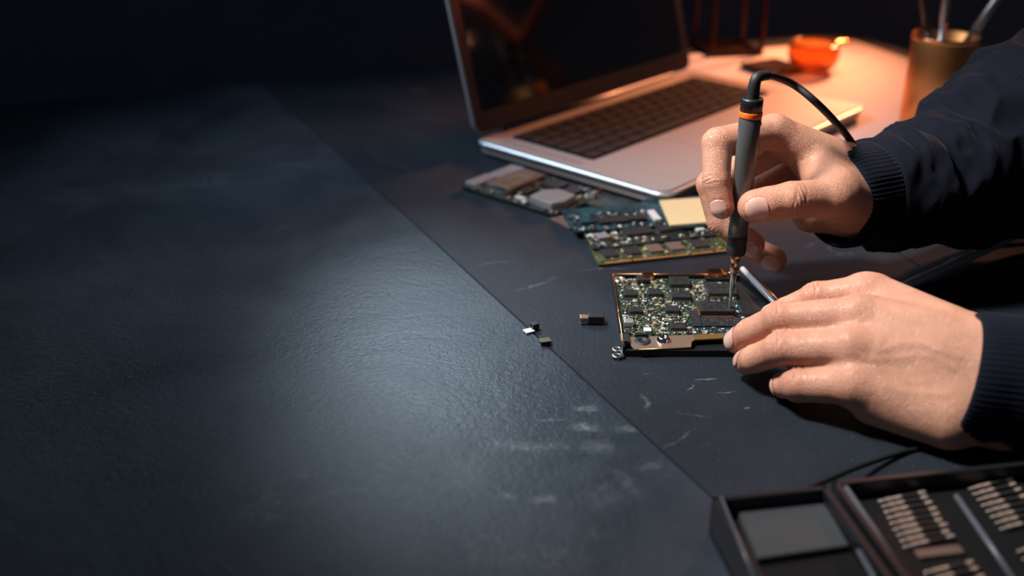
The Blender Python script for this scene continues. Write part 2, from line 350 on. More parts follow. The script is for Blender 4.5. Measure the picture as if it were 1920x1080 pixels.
# lid
tilt = math.radians(15.5)
LM = Matrix.Translation((0, -.1, LH + .25)) @ Matrix.Rotation(-tilt, 4, 'X')
HH = 21.0
def lidpoly(x0, z0, x1, z1, r, y0, y1, m, name, bev=0):
    mb = MB().use(m); pts = rrect(x0, z0, x1, z1, r)
    bm = bmesh.new(); vs = [bm.verts.new((p[0], y0, p[1])) for p in pts]; f = bm.faces.new(vs)
    r_ = bmesh.ops.extrude_face_region(bm, geom=[f]); up = [g for g in r_['geom'] if isinstance(g, bmesh.types.BMVert)]
    bmesh.ops.translate(bm, vec=(0, y1 - y0, 0), verts=up); bmesh.ops.recalc_face_normals(bm, faces=bm.faces)
    if bev: bmesh.ops.bevel(bm, geom=list(bm.edges), offset=bev, segments=2, affect='EDGES')
    bmesh.ops.transform(bm, matrix=LM, verts=bm.verts); mb.bm(bm)
    return mb.build(name, None, laptop, smooth_angle=math.radians(35))
lid_o = lidpoly(0, 0, LW, HH, 1.0, 0, .5, M['alu'], 'lid', .1)
lidpoly(.12, .12, LW - .12, HH - .12, .95, -.05, .02, M['bezel'], 'display_bezel').parent = lid_o
lidpoly(1.1, 1.9, LW - 1.1, HH - 1.0, .2, -.07, -.02, M['black_gloss'], 'display').parent = lid_o
MB().use(M['alu_dark']).tube([(3.5, -.15, LH + .12), (LW - 3.5, -.15, LH + .12)], .32, 16).build('hinge', None, laptop)

# ------------------------------------------------------------------ paper and things at the back
def quadz(pts, z): return [at(x, y, z) for x, y in pts]
pb = MB().use(M['paper']); pc = at(1601, 76, 0)
pa = ta
pr = thing('paper_sheet', pc, pa, 'large pale sheet of paper lying at the back right under the laptop corner', 'paper sheet')
n = 24; vs = []; fs = []
for i in range(n + 1):
    for j in range(n + 1):
        x = -30 * i / n; y = -46 * j / n
        z = .04 + .10 * max(0, mnoise.noise((x * .09, y * .09, 3))) * min(1, i / 4)
        vs.append((x, y, z))
for i in range(n):
    for j in range(n): a = i * (n + 1) + j; fs.append((a, a + 1, a + n + 2, a + n + 1))
pb.add(vs, fs, True); ps = pb.build('sheet', None, pr); sm = ps.modifiers.new('thick', 'SOLIDIFY'); sm.thickness = .0003; sm.offset = 1

cup_p = Vector((38.6, 95.0, .1))
cup = thing('pen_cup', cup_p, 0, 'copper cylindrical pen cup holding three brushes at the back right', 'pen cup')
MB().use(M['copper_soft']).lathe([(0, .0), (2.8, 0), (2.9, .15), (2.9, 8.3), (2.84, 8.42), (2.72, 8.3), (2.72, .4), (0, .4)], 64).build('cup_body', None, cup)
MB().use(M['copper']).lathe([(2.9, 8.1), (3.04, 8.25), (3.0, 8.45), (2.8, 8.5), (2.7, 8.35)], 64).build('cup_rim', None, cup)
M['ferrule'] = mat('silver_ferrule', (.6, .52, .46), .3, .8)
M['wood_dark'] = mat('dark_handle', (.05, .025, .018), .35)
def stick(name, a, b, label, ra, mh, mf, bri):
    d = (b - a); t = thing(name, a, 0, label, 'brush')
    R = d.to_track_quat('Z', 'Y').to_matrix().to_4x4(); Ln = d.length
    MB().use(mh).lathe([(0, 0), (ra * .5, .1), (ra, Ln * .3), (ra, Ln * .62), (0, Ln * .62)], 16, R).build('handle', None, t)
    MB().use(mf).lathe([(ra * .9, Ln * .6), (ra * 1.15, Ln * .61), (ra * 1.1, Ln * .80), (ra * 1.3, Ln * .86), (0, Ln * .86)], 16, R).build('ferrule', None, t)
    MB().use(bri).lathe([(ra * 1.15, Ln * .85), (ra * 1.5, Ln * .9), (ra * 1.1, Ln), (0, Ln * 1.02)], 16, R).build('bristles', None, t)
c = cup_p
stick('brush', c + Vector((1.0, .5, .5)), aty(1722, -60, 95.5), 'dark-handled brush leaning left in the copper cup', .30, M['wood_dark'], M['wood_dark'], M['black_matte'])
stick('brush', c + Vector((-.6, -1.2, .5)), aty(1786, -90, 94.5), 'silver upright brush in the middle of the copper cup', .32, M['ferrule'], M['ferrule'], M['beige'])
stick('brush', c + Vector((-1.6, .6, .5)), aty(1910, -60, 96.5), 'silver brush leaning right out of the copper cup', .36, M['ferrule'], M['ferrule'], M['beige'])

# small copper bowl
bp_ = Vector((32.9, 116.0, .15))
bowl = thing('glass_bowl', bp_, 0, 'small round amber glass bowl on the pale paper behind the laptop', 'bowl')
M['amber'] = mat('amber_glass', (1.0, .42, .10), .12, trans=.85, ior=1.4)
MB().use(M['amber']).lathe([(0, .0), (1.6, 0), (2.3, .5), (2.75, 1.5), (2.7, 2.6), (2.5, 3.1), (2.38, 3.0), (2.55, 2.5), (2.5, 1.5), (1.9, .6), (0, .25)], 48).build('bowl_body', None, bowl)
MB().use(M['copper']).tube(spline([(2.3, .9, 2.6), (3.2, 1.6, 2.7), (4.3, 2.2, 2.6)], 5), .28, 10).build('handle', None, bowl)
# wire lantern frame
lb = Vector((25.4, 126.0, 0))
lan = thing('wire_lantern', lb, .18, 'dark copper wire-framed lantern standing behind the laptop corner', 'lantern')
M['dcopper'] = mat('dark_copper', (.05, .022, .014), .35, .9)
hw = 3.0
for sx in (-1, 1):
    for sy in (-1, 1): MB().use(M['dcopper']).box((sx * hw, sy * hw, 8.0), (.5, .5, 16), bev=.1).build('post', None, lan)
for z in (.35, 9.3, 15.6):
    r = MB().use(M['dcopper'])
    for s in (-1, 1): r.box((0, s * hw, z), (2 * hw, .4, .4), bev=.08); r.box((s * hw, 0, z), (.4, 2 * hw, .4), bev=.08)
    r.build('crossbar', None, lan)
MB().use(M['dcopper']).box((0, 0, .12), (6.6, 6.6, .22), bev=.08).build('base_plate', None, lan)
# low dark tray between lantern and bowl
ty0 = Vector((28.8, 116.5, 0.0))
tr = thing('small_tray', ty0, .5, 'low dark reddish metal tray between the lantern and the bowl', 'tray')
MB().use(M['dcopper']).prism(rrect(-2.6, -2.6, 2.4, 2.6, .5), .0, .25, bev=.05).build('tray_floor', None, tr)
r = MB().use(M['dcopper']); q = [(x, y, .45) for x, y in rrect(-2.6, -2.6, 2.4, 2.6, .5)]; q.append(q[0]); r.tube(q, .2, 8, cap=False); r.build('tray_rim', None, tr)
# unseen stand added right of the table to give the laptop screen its reflections
fl = thing('reflection_stand', (86, 112, -75), 0, 'unseen copper stand with crossed arms, added to be mirrored in the laptop screen', 'lamp stand')
def FL(*p): return (p[0] - 86, p[1] - 112, p[2] + 75)
MB().use(M['black_matte']).lathe([(0, 0), (14, 0), (14, 1.5), (1.2, 2.5), (0, 2.5)], 40).build('base', None, fl)
MB().use(M['dcopper']).tube([(0, 0, 2), FL(86, 112, -2)], 1.0, 16).build('pole', None, fl)
MB().use(mat('rose_paint', (.8, .35, .28), .5)).tube([FL(86, 112, -2), FL(78, 103, 13), FL(71, 96, 26), FL(62, 87, 43)], 1.0, 16).build('arm', None, fl)
MB().use(mat('brown_board', (.22, .11, .08), .6)).prism([(-2.3, -.4), (2.3, -.4), (2.3, .4), (-2.3, .4)], -8, 6).build('brace', None, fl)
br_ = fl.children[-1]; br_.location = Vector(FL(72, 93, 14)) * .01; br_.rotation_euler = Vector((4.0, 11, 9)).to_track_quat('Z', 'X').to_euler()
MB().use(M['shield']).lathe([(0, -1.2), (.9, -.8), (1.2, 0), (.9, .8), (0, 1.2)], 20, Matrix.Translation(FL(70, 91.5, 21.6))).build('knob', None, fl)
MB().use(M['dcopper']).lathe([(1.2, 6), (2.5, 5), (7, -4), (6.8, -4), (2.3, 4.6), (1.0, 5.6)], 40, Matrix.Translation(FL(60, 86, 46))).build('lamp_shade', None, fl)
# ------------------------------------------------------------------ generic board pieces
def chip(mb, x, y, z, w_, d_, h, rz=0, body=None, pins=0, psides='fb', pinm=None, pm=None):
    """one IC: bevelled body with a pin row on its sides"""
    R = Matrix.Translation((x, y, z)) @ Matrix.Rotation(rz, 4, 'Z')
    mb.use(body or M['chip']).box((0, 0, h / 2 + .02), (w_, d_, h), bev=min(h, w_, d_) * .18, M=R)
    if pins:
        if pm is not None: mb = pm
        mb.use(pinm or M['pin'])
        for i in range(pins):
            t = (i + .5) / pins - .5
            pw = w_ / pins * .45
            if 'f' in psides:
                mb.box((t * w_ * .94, -d_ / 2 - .05, h * .22), (pw, .12, .03), M=R); mb.box((t * w_ * .94, -d_ / 2 - .10, h * .1), (pw, .03, h * .25), M=R)
            if 'b' in psides:
                mb.box((t * w_ * .94, d_ / 2 + .05, h * .22), (pw, .12, .03), M=R)
        if 'l' in psides:
            m_ = max(3, int(pins * d_ / w_))
            for i in range(m_):
                t = (i + .5) / m_ - .5
                for s in (-1, 1): mb.box((s * (w_ / 2 + .05), t * d_ * .94, h * .22), (.12, d_ / m_ * .45, .03), M=R)
    return mb
# ------------------------------------------------------------------ opened device
TA = -.020; t0 = at(1167, 669, 0)
dev = thing('opened_device', t0, TA, 'opened black handheld device with exposed green circuit board under the tool tip', 'electronic device')
outl = [(0.0, 0), (11.6, .2), (8.2, 9.75), (0, 9.7)]
# tray: floor + four walls
def inset(pts, d):
    c = Vector((sum(p[0] for p in pts) / len(pts), sum(p[1] for p in pts) / len(pts))); out = []
    n_ = len(pts)
    for i in range(n_):
        p0 = Vector(pts[i - 1][:2]); p1 = Vector(pts[i][:2]); p2 = Vector(pts[(i + 1) % n_][:2])
        e1 = (p1 - p0).normalized(); e2 = (p2 - p1).normalized()
        n1 = Vector((-e1.y, e1.x)); n2 = Vector((-e2.y, e2.x)); b_ = (n1 + n2).normalized()
        out.append(p1 + b_ * (d / max(.3, b_.dot(n1))))
    return out
ins = inset(outl, .14)
tb = MB().use(M['black'])
tb.prism(outl, .02, .14, bev=.02)
for i in range(4):
    j = (i + 1) % 4
    h = .40 if i == 0 else .62
    tb.prism([outl[i], outl[j], ins[j][:], ins[i][:]], .1, h, bev=.02)
tb.build('tray_shell', None, dev)
rb = MB().use(M['copper'])
rb.tube([(outl[0][0] + .06, .5, .62), (outl[3][0] + .06, 9.62, .62)], .055, 8)
rb.tube([(outl[3][0] + .06, 9.64, .62), (8.15, 9.69, .62)], .05, 8)
tag(rb.build('rim_strip', None, dev), 'copper-coloured edge strip')
a = local(dev, at(1392, 504, .7)); b = local(dev, at(1475, 592, .7))
tag(MB().use(mat('bright_bar', (.85, .85, .83), .3, .2)).tube([a, a.lerp(b, .25), a.lerp(b, .26), a.lerp(b, .6), a.lerp(b, .61), b], [.17, .17, .19, .19, .17, .17], 14).build('side_bar', None, dev), 'bright silvery side bar')
e = Vector((.32, .1, -.02))
tag(MB().use(M['copper']).tube([a + e, b + e * 1.3], .07, 8).build('side_strip', None, dev), 'copper strip beside the bar')
# battery sheet / black film in the right bay
bf = MB().use(M['black_gloss']); vs = []; fs = []
for i in range(15):
    for j in range(15):
        u = i / 14; v = j / 14; x0 = 7.25 + 0 * v; x1 = 10.9 - 3.0 * v
        vs.append((x0 + (x1 - x0) * u, .5 + 8.8 * v, .34 + .12 * mnoise.noise((u * 3, v * 7, 1)) + .1 * mnoise.noise((u * 9, v * 17, 5))))
for i in range(14):
    for j in range(14): a_ = i * 15 + j; fs.append((a_, a_ + 15, a_ + 16, a_ + 1))
M['film'] = mat('black_film', (.012, .012, .013), .42)
bf.mats = []; bf.use(M['film']); bf.mi = []; bf.add(vs, fs, True); bf.build('black_film', None, dev)
# circuit board
PZ = .44
pcb = MB().use(M['pcb_green']).prism([(.2, 1.6), (7.6, 1.6), (7.6, 2.2), (7.25, 9.4), (.2, 9.4)], PZ - .14, PZ)
pcb.use(M['pcb_teal']).prism([(4.2, 1.7), (7.5, 1.7), (7.4, 6.1), (4.9, 6.1)], PZ, PZ + .012)
pcbo = pcb.build('circuit_board', None, dev)
def put(x0, y0, x1, y1, h, name='chip', body=None, pins=0, sides='f', pinm=None, zb=PZ, lab=None, extra=None):
    """chip whose top face spans pixel box x0..x1, y0..y1"""
    zt = zb + h; p = local(dev, at((x0 + x1) / 2, (y0 + y1) / 2, zt))
    w_ = (at(x1, (y0 + y1) / 2, zt) - at(x0, (y0 + y1) / 2, zt)).length
    d_ = (at((x0 + x1) / 2, y0, zt) - at((x0 + x1) / 2, y1, zt)).length
    mb = MB(); pm = MB(); chip(mb, p.x, p.y, zb, w_, d_, h, 0, body, pins, sides, pinm, pm)
    if extra: extra(mb, p, w_, d_, zt)
    o = mb.build(name, None, dev)
    if pins: pm.build('pin_row', None, o)
    if lab: tag(o, lab)
    occ.append((p.x, p.y, w_ / 2 + .1, d_ / 2 + .14)); return o
occ = []
M['chip_mark'] = mat('chip_print', (.09, .09, .095), .6)
M['mark'] = pcb_mat('chip_marking', (.02, .02, .022), (.04, .04, .042), (.22, .22, .22), 900, .7, .3)
def mark(mb, p, w_, d_, zt): mb.use(M['mark']).box((p.x, p.y, zt + .022), (w_ * .5, d_ * .5, .006))
put(1194, 514, 1217, 525, .28)
put(1255, 518, 1293, 533, .34, pins=9, extra=mark)
put(1326, 531, 1379, 550, .30, pins=14, sides='fl', extra=mark)
put(1169, 543, 1192, 553, .26, pins=6, extra=mark)
put(1215, 541, 1241, 551, .26, pins=7)
put(1259, 545, 1295, 557, .32, pins=9, sides='fl', extra=mark)
put(1180, 574, 1204, 584, .26, pins=6)
put(1248, 573, 1273, 583, .26, pins=7)
put(1257, 605, 1285, 615, .24, pins=8, extra=mark)
def specks(mb, p, w_, d_, zt): mb.use(M['bga']).box((p.x + .05, p.y + .1, zt + .024), (w_ * .8, d_ * .66, .008))
put(1311, 564, 1376, 583, .42, pins=20, sides='fl', pinm=M['goldc'], extra=specks, lab='largest chip, its top covered in solder specks')
def ballfield(mb, p, w_, d_, zt): mb.use(M['bga']).box((p.x, p.y, zt + .022), (w_ * .94, d_ * .9, .006))
put(1318, 595, 1392, 611, .10, pins=0, extra=ballfield, lab='flat chip under the tip covered in solder balls')
put(1295, 583, 1312, 611, .10, body=M['chip'])
put(1170, 597, 1188, 605, .34, name='crystal_can', body=M['shield'], lab='beige square metal can')
put(1207, 614, 1221, 621, .14, name='capacitor', body=M['white'])
put(1327, 503, 1356, 513, .5, name='copper_block', body=M['copper'], lab='copper block at the back edge')
put(1322, 515, 1372, 523, .2, name='connector', body=M['black'])
put(1203, 510, 1226, 516, .44, name='copper_foil', body=M['copper'])
put(1190, 624, 1215, 628, .22, name='connector', body=M['black'])
# screw hole ring
hp = local(dev, at(1161, 524, PZ)); 
tag(MB().use(M['pin']).lathe([(.17, .0), (.17, .06), (.36, .06), (.38, 0)], 24, Matrix.Translation((hp.x, hp.y, PZ))).build('screw_ring', None, dev), 'tinned ring round a screw hole')
hp = local(dev, at(1366, 515, PZ)); 
MB().use(M['copper']).lathe([(.15, .0), (.15, .12), (.32, .12), (.34, 0)], 24, Matrix.Translation((hp.x, hp.y, PZ))).build('screw_ring', None, dev)
# the countless tiny soldered parts
smd_m = [M['white'], M['tan'], M['chip'], M['pin'], mat('pale_green_solder', (.22, .30, .18), .35, .3), M['chip'], M['white'], M['gold'], M['chip']]
st = MB(); rr_ = random.Random(5)
big = []
for k in range(3200):
    x = rr_.uniform(.35, 7.4); y = rr_.uniform(1.75, 9.2)
    if x > 7.2 + (9.4 - y) / 7.65 * .35 - .1: continue
    if any(abs(x - o_[0]) < o_[2] and abs(y - o_[1]) < o_[3] for o_ in occ): continue
    if x > 4.3 and y < 6.2 and rr_.random() < .55: continue
    s = rr_.choice((.04, .05, .06, .08, .11)); l = s * rr_.uniform(1.2, 2.2); hh = rr_.uniform(.03, .10)
    if rr_.random() < .5: s, l = l, s
    m_ = rr_.choice(smd_m)
    if s * l > .020 and len(big) < 60 and not any(abs(x - q_[0]) < .3 and abs(y - q_[1]) < .3 for q_ in big):
        big.append((x, y, s * 1.2, l * 1.2, hh + .06, m_)); continue
    st.use(m_).box((x, y, PZ + hh / 2), (s, l, hh), rz=rr_.choice((0, 0, 0, .3)))
tag(st.build('solder_components', None, dev), 'crowd of tiny soldered parts between the chips', kind='stuff')
for x, y, s, l, hh, m_ in big:
    b2 = MB().use(M['pin']).box((x, y, PZ + hh * .4), (s, l, hh * .8), bev=.008)
    if s > l: b2.use(m_).box((x, y, PZ + hh / 2), (s * .6, l * 1.06, hh), bev=.01)
    else: b2.use(m_).box((x, y, PZ + hh / 2), (s * 1.06, l * .6, hh), bev=.01)
    b2.build('capacitor', None, dev)
# bronze plate along the near edge, with cut-out
BZ = .50
L2 = lambda px, py, z=BZ: local(dev, at(px, py, z))
pl = [L2(1183, 647), L2(1190, 654.5), L2(1200, 655), L2(1296, 650.5), L2(1297, 641), L2(1302, 637), L2(1400, 632), L2(1400, 622), L2(1300, 627.5), L2(1181, 631.5)]
tag(MB().use(M['bronze']).prism([(p.x, p.y) for p in pl], BZ - .1, BZ, bev=.015).build('bracket_plate', None, dev), 'bronze metal plate along the near edge')
g = MB().use(M['gold']); a = L2(1198, 655.5); b = L2(1296, 651.5); g.tube([a, b], .035, 8)
a = L2(1300, 630); b = L2(1398, 625); g.prism([(a.x, a.y - .45), (b.x, b.y - .45), (b.x, b.y + .12), (a.x, a.y + .12)], BZ, BZ + .012)
tag(g.build('gold_edge', None, dev), 'gold-coloured strip on the plate')
p = L2(1205, 639.5)
MB().use(M['rubber']).lathe([(0, .02), (.18, .02), (.2, .06), (.30, .08), (.44, .05), (.47, 0)], 32, Matrix.Translation((p.x, p.y, BZ)) @ Matrix.Scale(1.1, 4, (0, 1, 0))).build('rubber_grommet', None, dev)
p = L2(1244, 638.5)
MB().use(M['chrome']).lathe([(0, .05), (.12, .05), (.15, .24), (.26, .26), (.30, .2), (.38, .12), (.40, 0)], 32, Matrix.Translation((p.x, p.y, BZ))).build('screw_post', None, dev)
p = L2(1249, 649)
q = MB().use(M['steel'])
x0 = L2(1172, 636); q.box((x0.x, x0.y, BZ + .05), (.5, .9, .18), bev=.03); q.box((x0.x + .15, x0.y + .7, BZ), (.3, .35, .35), bev=.03)
q.build('corner_clip', None, dev)
# figure-eight lug bracket at the near left corner
lug = MB().use(M['steel'])
l1 = local(dev, at(1157, 653, .2)); l2 = local(dev, at(1157, 665, .2))
for c_ in (l1, l2):
    lug.lathe([(.13, .0), (.13, .1), (.16, .12), (.27, .12), (.30, .08), (.30, 0), (.13, 0)], 28, Matrix.Translation((c_.x, c_.y, .08)))
lug.box(((l1.x + l2.x) / 2 + .28, (l1.y + l2.y) / 2, .14), (.18, (l1 - l2).length + .3, .12), bev=.02)
lug.box(((l1.x + l2.x) / 2 + .34, l1.y + .75, .38), (.08, 1.9, .45), bev=.02)
lug.build('lug_bracket', None, dev)

# ------------------------------------------------------------------ loose small parts on the table
p = at(1110, 606, 0); r = thing('loose_connector', p, -.02, 'small black and copper connector lying left of the opened device', 'connector')
MB().use(M['chip']).box((.22, 0, .33), (.92, .62, .5), bev=.05).build('housing', None, r)
MB().use(M['bronze']).box((-.48, 0, .36), (.5, .5, .22), bev=.06).use(M['chrome']).box((-.48, -.02, .16), (.42, .5, .2), bev=.05).build('metal_plug', None, r)
MB().use(M['steel']).box((.72, 0, .2), (.12, .3, .12), bev=.02).box((.72, -.24, .06), (.14, .1, .1), bev=.02).build('pin', None, r)
p = at(998, 620, 0); r = thing('loose_switch', p, .5, 'tiny black switch with a white tab, upper of the two loose bits', 'switch')
MB().use(M['chip']).box((.18, .05, .24), (.42, .42, .40), bev=.03).build('housing', None, r)
MB().use(M['white']).box((-.26, -.06, .08), (.58, .5, .10), bev=.02).build('tab', None, r)
MB().use(M['gold']).box((.38, -.12, .06), (.14, .12, .1), bev=.01).build('contact', None, r)
p = at(1022, 645, 0); r = thing('loose_chip', p, .25, 'tiny olive-topped chip on the slab seam, lower of the two loose bits', 'chip')
M['olive_top'] = mat('olive_chip_top', (.16, .15, .09), .35, .5)
MB().use(M['chip']).box((0, 0, .12), (.56, .44, .22), bev=.02).build('housing', None, r)
MB().use(M['olive_top']).box((0, 0, .255), (.62, .50, .06), bev=.015).build('cap', None, r)
MB().use(M['goldc']).box((.28, -.2, .1), (.1, .1, .16), bev=.01).build('contact', None, r)

# ------------------------------------------------------------------ spare boards
def bparts(root, u, v, W, D, z, items, dens, mats, seed=1):
    """items: (s, t, w, d, h, material, name, pins) in fractions of the board"""
    oc = []
    for it in items:
        s, t, w_, d_, h, m_, nm, pn = it
        mb = MB(); pm = MB(); chip(mb, s * W, t * D, z, w_, d_, h, 0, m_, pn, 'fl' if pn else 'f', None, pm); co = mb.build(nm, None, root)
        if pn: pm.build('pin_row', None, co)
        oc.append((s * W, t * D, w_ / 2, d_ / 2))
    q = random.Random(seed); st = MB()
    for k in range(dens):
        x = q.uniform(.1, W - .1); y = q.uniform(.1, D - .1)
        if any(abs(x - o_[0]) < o_[2] + .08 and abs(y - o_[1]) < o_[3] + .08 for o_ in oc): continue
        s = q.choice((.08, .1, .14, .2)); l = s * q.uniform(.6, 2); hh = q.uniform(.04, .14)
        st.use(q.choice(mats)).box((x, y, z + hh / 2), (s, l, hh))
    if dens: tag(st.build('solder_components', None, root), kind='stuff')
# A: long dark phone board with silver shields
oA = at(866, 352, .2); fA = at(1034, 404, .2); aA = math.atan2(fA.y - oA.y, fA.x - oA.x)
bA = thing('logic_board', (oA.x, oA.y, 0), aA, 'dark board with silver shield cans, leftmost of the spare boards', 'circuit board')
WA, DA = 13.4, 6.1
MB().use(M['pcb_dark']).prism([(0, 0), (9.2, 0), (9.6, 3.4), (WA, 3.6), (WA, DA), (0, DA)], .12, .34, bev=.02).build('board', None, bA)
for fx, fy in ((.5, .5), (8.6, .5), (.5, 5.5), (12.6, 5.5)): MB().use(M['black_matte']).box((fx, fy, .06), (.5, .5, .12)).build('spacer', None, bA)
def canb(root, pts, z0, z1, m_, nm, lab=None):
    o = MB().use(m_).prism(pts, z0, z1, bev=.05).build(nm, None, root)
    if lab: tag(o, lab)
canb(bA, [(.15, .15), (1.35, .15), (1.35, 2.7), (.15, 2.7)], .34, .72, M['shield'], 'shield_can', 'flat silver shield at the board end')
canb(bA, [(.15, 2.9), (1.5, 2.9), (1.5, 5.9), (.15, 5.9)], .34, .66, M['shield'], 'shield_can')
canb(bA, [(1.9, .75), (4.0, .75), (4.0, 5.2), (1.9, 5.2)], .34, .9, mat('brown_module', (.10, .07, .05), .4, var=(90, .7, (.2, .16, .12))), 'camera_module', 'brown-topped module with bright front edge')
MB().use(M['chrome']).box((2.95, .68, .62), (2.1, .22, .5), bev=.08).build('bright_bracket', None, bA)
MB().use(M['bronze']).box((4.08, 3.0, .62), (.2, 4.6, .5), bev=.05).build('side_bracket', None, bA)
canb(bA, [(6.4, .55), (8.7, .3), (9.1, 1.3), (8.9, 3.0), (7.2, 3.2), (6.3, 2.2)], .34, .95, M['shield'], 'shield_can', 'six-sided pale silver shield')
MB().use(M['white']).box((5.4, .7, .45), (.9, .3, .25), bev=.03).build('connector', None, bA)
MB().use(M['white']).box((6.1, .35, .42), (.3, .3, .2), bev=.03).build('connector', None, bA)
MB().use(M['shield']).box((9.4, 4.6, .6), (.4, .4, .5), bev=.1).use(M['copper']).box((9.4, 5.2, .7), (.4, .3, .4), bev=.1).build('coil', None, bA)
bparts(bA, 0, 0, 9.3, DA, .34, [(.60, .75, 1.8, 1.5, .3, M['chip'], 'chip', 0), (.80, .72, 1.3, 1.3, .25, M['chip'], 'chip', 0), (.52, .38, .9, 1.2, .25, M['chip'], 'chip', 0)], 260, [M['chip'], M['chip'], M['shield'], M['tan'], M['white'], M['chip']], 3)
# generic board from its pixel outline
def board(name, px, z, th, m_, label, rz, spacer=True):
    """px: outline in the photo, near-left corner first; returns root, size"""
    P_ = [at(x, y, z) for x, y in px]; r = thing(name, (P_[0].x, P_[0].y, 0), rz, label, 'circuit board')
    pts = [local(r, p) for p in P_]
    # keep the outline counter-clockwise
    ar = sum(pts[i].x * pts[(i + 1) % len(pts)].y - pts[(i + 1) % len(pts)].x * pts[i].y for i in range(len(pts)))
    q = [(p.x, p.y) for p in pts]
    if ar < 0: q = q[::-1]
    MB().use(m_).prism(q, z - th, z, bev=.02).build('board', None, r)
    return r, pts
# D: RAM stick, nearest
rD, pD = board('memory_module', [(1122, 497), (1385, 469), (1370, 438), (1104, 459)], .16, .14, M['pcb_olive'], 'olive green memory stick with copper contact edge, nearest of the spare boards', math.atan2(at(1385, 469).y - at(1122, 497).y, at(1385, 469).x - at(1122, 497).x))
Wd = pD[1].x; Dd = pD[2].y
for i, t in enumerate((.125, .285, .445, .595, .775)):
    chip_m = M['chip_brown'] if i in (2, 3) else M['chip']
    mb = MB(); pm = MB(); chip(mb, Wd * t, Dd * .50, .16, 1.0, 1.25, .18, 0, chip_m, 7, 'f', None, pm); pm.build('pin_row', None, mb.build('chip', None, rD))
tag(MB().use(M['goldc']).box((Wd * .345, .13, .175), (Wd * .585, .24, .04)).build('contact_edge', None, rD), 'copper-coloured contact edge')
MB().use(M['goldc']).box((Wd * .83, .13, .175), (Wd * .33, .24, .04)).build('contact_edge', None, rD)
bparts(rD, 0, 0, Wd, Dd * .9, .16, [], 90, [M['tan'], M['pcb_olive'], M['shield']], 8)
# C: dark board with chips, half under the teal one
rC, pC = board('laptop_board', [(1112, 467), (1345, 440), (1325, 402), (1085, 425)], .36, .16, M['pcb_dark'], 'dark grey board with rows of black chips, behind the memory stick', math.atan2(at(1345, 440).y - at(1112, 467).y, at(1345, 440).x - at(1112, 467).x))
Wc = pC[1].x; Dc = pC[2].y
bparts(rC, 0, 0, Wc, Dc, .36, [(.42, .42, 2.0, 1.1, .3, M['chip'], 'chip', 8), (.68, .42, 1.8, 1.0, .3, M['chip'], 'chip', 8), (.14, .45, .8, .9, .2, M['shield'], 'shield_can', 0), (.9, .4, .6, 1.6, .2, M['white'], 'connector', 0)], 300, [M['shield'], M['white'], M['chip'], M['tan'], M['chip']], 4)
MB().use(M['black_matte']).box((Wc / 2, Dc / 2, .1), (Wc * .9, Dc * .8, .2)).build('backing_frame', None, rC)
# E: thin brownish board peeking out on the left
rE, pE = board('ribbon_board', [(1068, 428), (1100, 420), (1070, 398), (1030, 409)], .12, .1, M['chip_brown'], 'thin brownish board corner peeking out below the teal board', 0)
# B: teal board with beige label
rB, pB = board('motherboard', [(1078, 434), (1340, 416), (1322, 366), (1212, 372), (1195, 383), (1050, 392)], .62, .16, M['pcb_teal'], 'teal board carrying a large beige-labelled module, topmost of the spare boards', math.atan2(at(1340, 416).y - at(1078, 434).y, at(1340, 416).x - at(1078, 434).x))
q = [local(rB, at(x, y, .9)) for x, y in ((1256, 421), (1345, 414), (1330, 368), (1236, 374))]
tag(MB().use(M['beige']).prism([(p.x, p.y) for p in q], .7, .86, bev=.03).build('labelled_module', None, rB), 'beige label on the large module')
q2 = [(p.x, p.y) for p in q]
MB().use(M['pcb_teal']).prism([(q2[0][0], q2[0][1] - .25), (q2[1][0], q2[1][1] - .25), (q2[1][0], q2[1][1] + .1), (q2[0][0], q2[0][1] + .1)], .62, .74, bev=.02).build('module_base', None, rB)
Wb = local(rB, at(1250, 422, .62)).x; Db = 3.0
bparts(rB, 0, 0, Wb, Db, .62, [(.45, .40, 2.0, 1.0, .25, M['chip'], 'chip', 0), (.72, .45, 1.4, .9, .25, M['chip'], 'chip', 0), (.18, .5, 1.0, 1.0, .2, M['pcb_teal'], 'coil', 0), (.93, .5, .5, 1.8, .25, M['white'], 'connector', 0)], 260, [M['shield'], M['white'], M['chip'], M['pcb_teal'], M['chip']], 9)
MB().use(M['black_matte']).box((Wb * .6, 1.2, .24), (Wb * 1.1, 1.6, .4)).build('backing_frame', None, rB)

# ------------------------------------------------------------------ soldering pen
tip = at(1367, 589, .46); top = aty(1413, 163, tip.y)
ax = (top - tip); PL = ax.length; R = Matrix.Translation((0, 0, 0)) @ ax.to_track_quat('Z', 'Y').to_matrix().to_4x4()
pen = thing('soldering_pen', tip, 0, 'grey soldering pen with orange ring, held upright in the right hand', 'soldering pen')
s = PL / 13.0
MB().use(M['chrome']).lathe([(0, 0), (.03, .0), (.07, .5), (.12, 1.6), (.17, 1.75), (.19, 2.6), (.22, 2.75), (.2, 2.8), (.2, 3.0)], 28, R).build('tip', None, pen)
tag(MB().use(mat('copper_sleeve', (.75, .45, .32), .2, 1.0)).lathe([(.2, 2.75), (.25, 2.8), (.27, 3.3), (.24, 3.35), (.24, 3.42), (.30, 3.5), (.30, 4.0), (.2, 4.05)], 28, R).build('tip_sleeve', None, pen), 'shiny copper-tinted metal sleeve')
MB().use(M['rubber']).lathe([(.25, 3.9), (.50, 3.9), (.56, 4.0), (.56, 4.45), (.545, 4.47), (.56, 4.5), (.57, 5.0), (.55, 5.1), (.4, 5.1)], 40, R).build('nose_collar', None, pen)
MB().use(M['pen']).lathe([(.4, 5.02), (.55, 5.03), (.545, 6.2), (.57, 8.0), (.60, 10.0), (.60, 11.95), (.58, 12.0), (.4, 12.0)], 48, R).build('handle', None, pen)
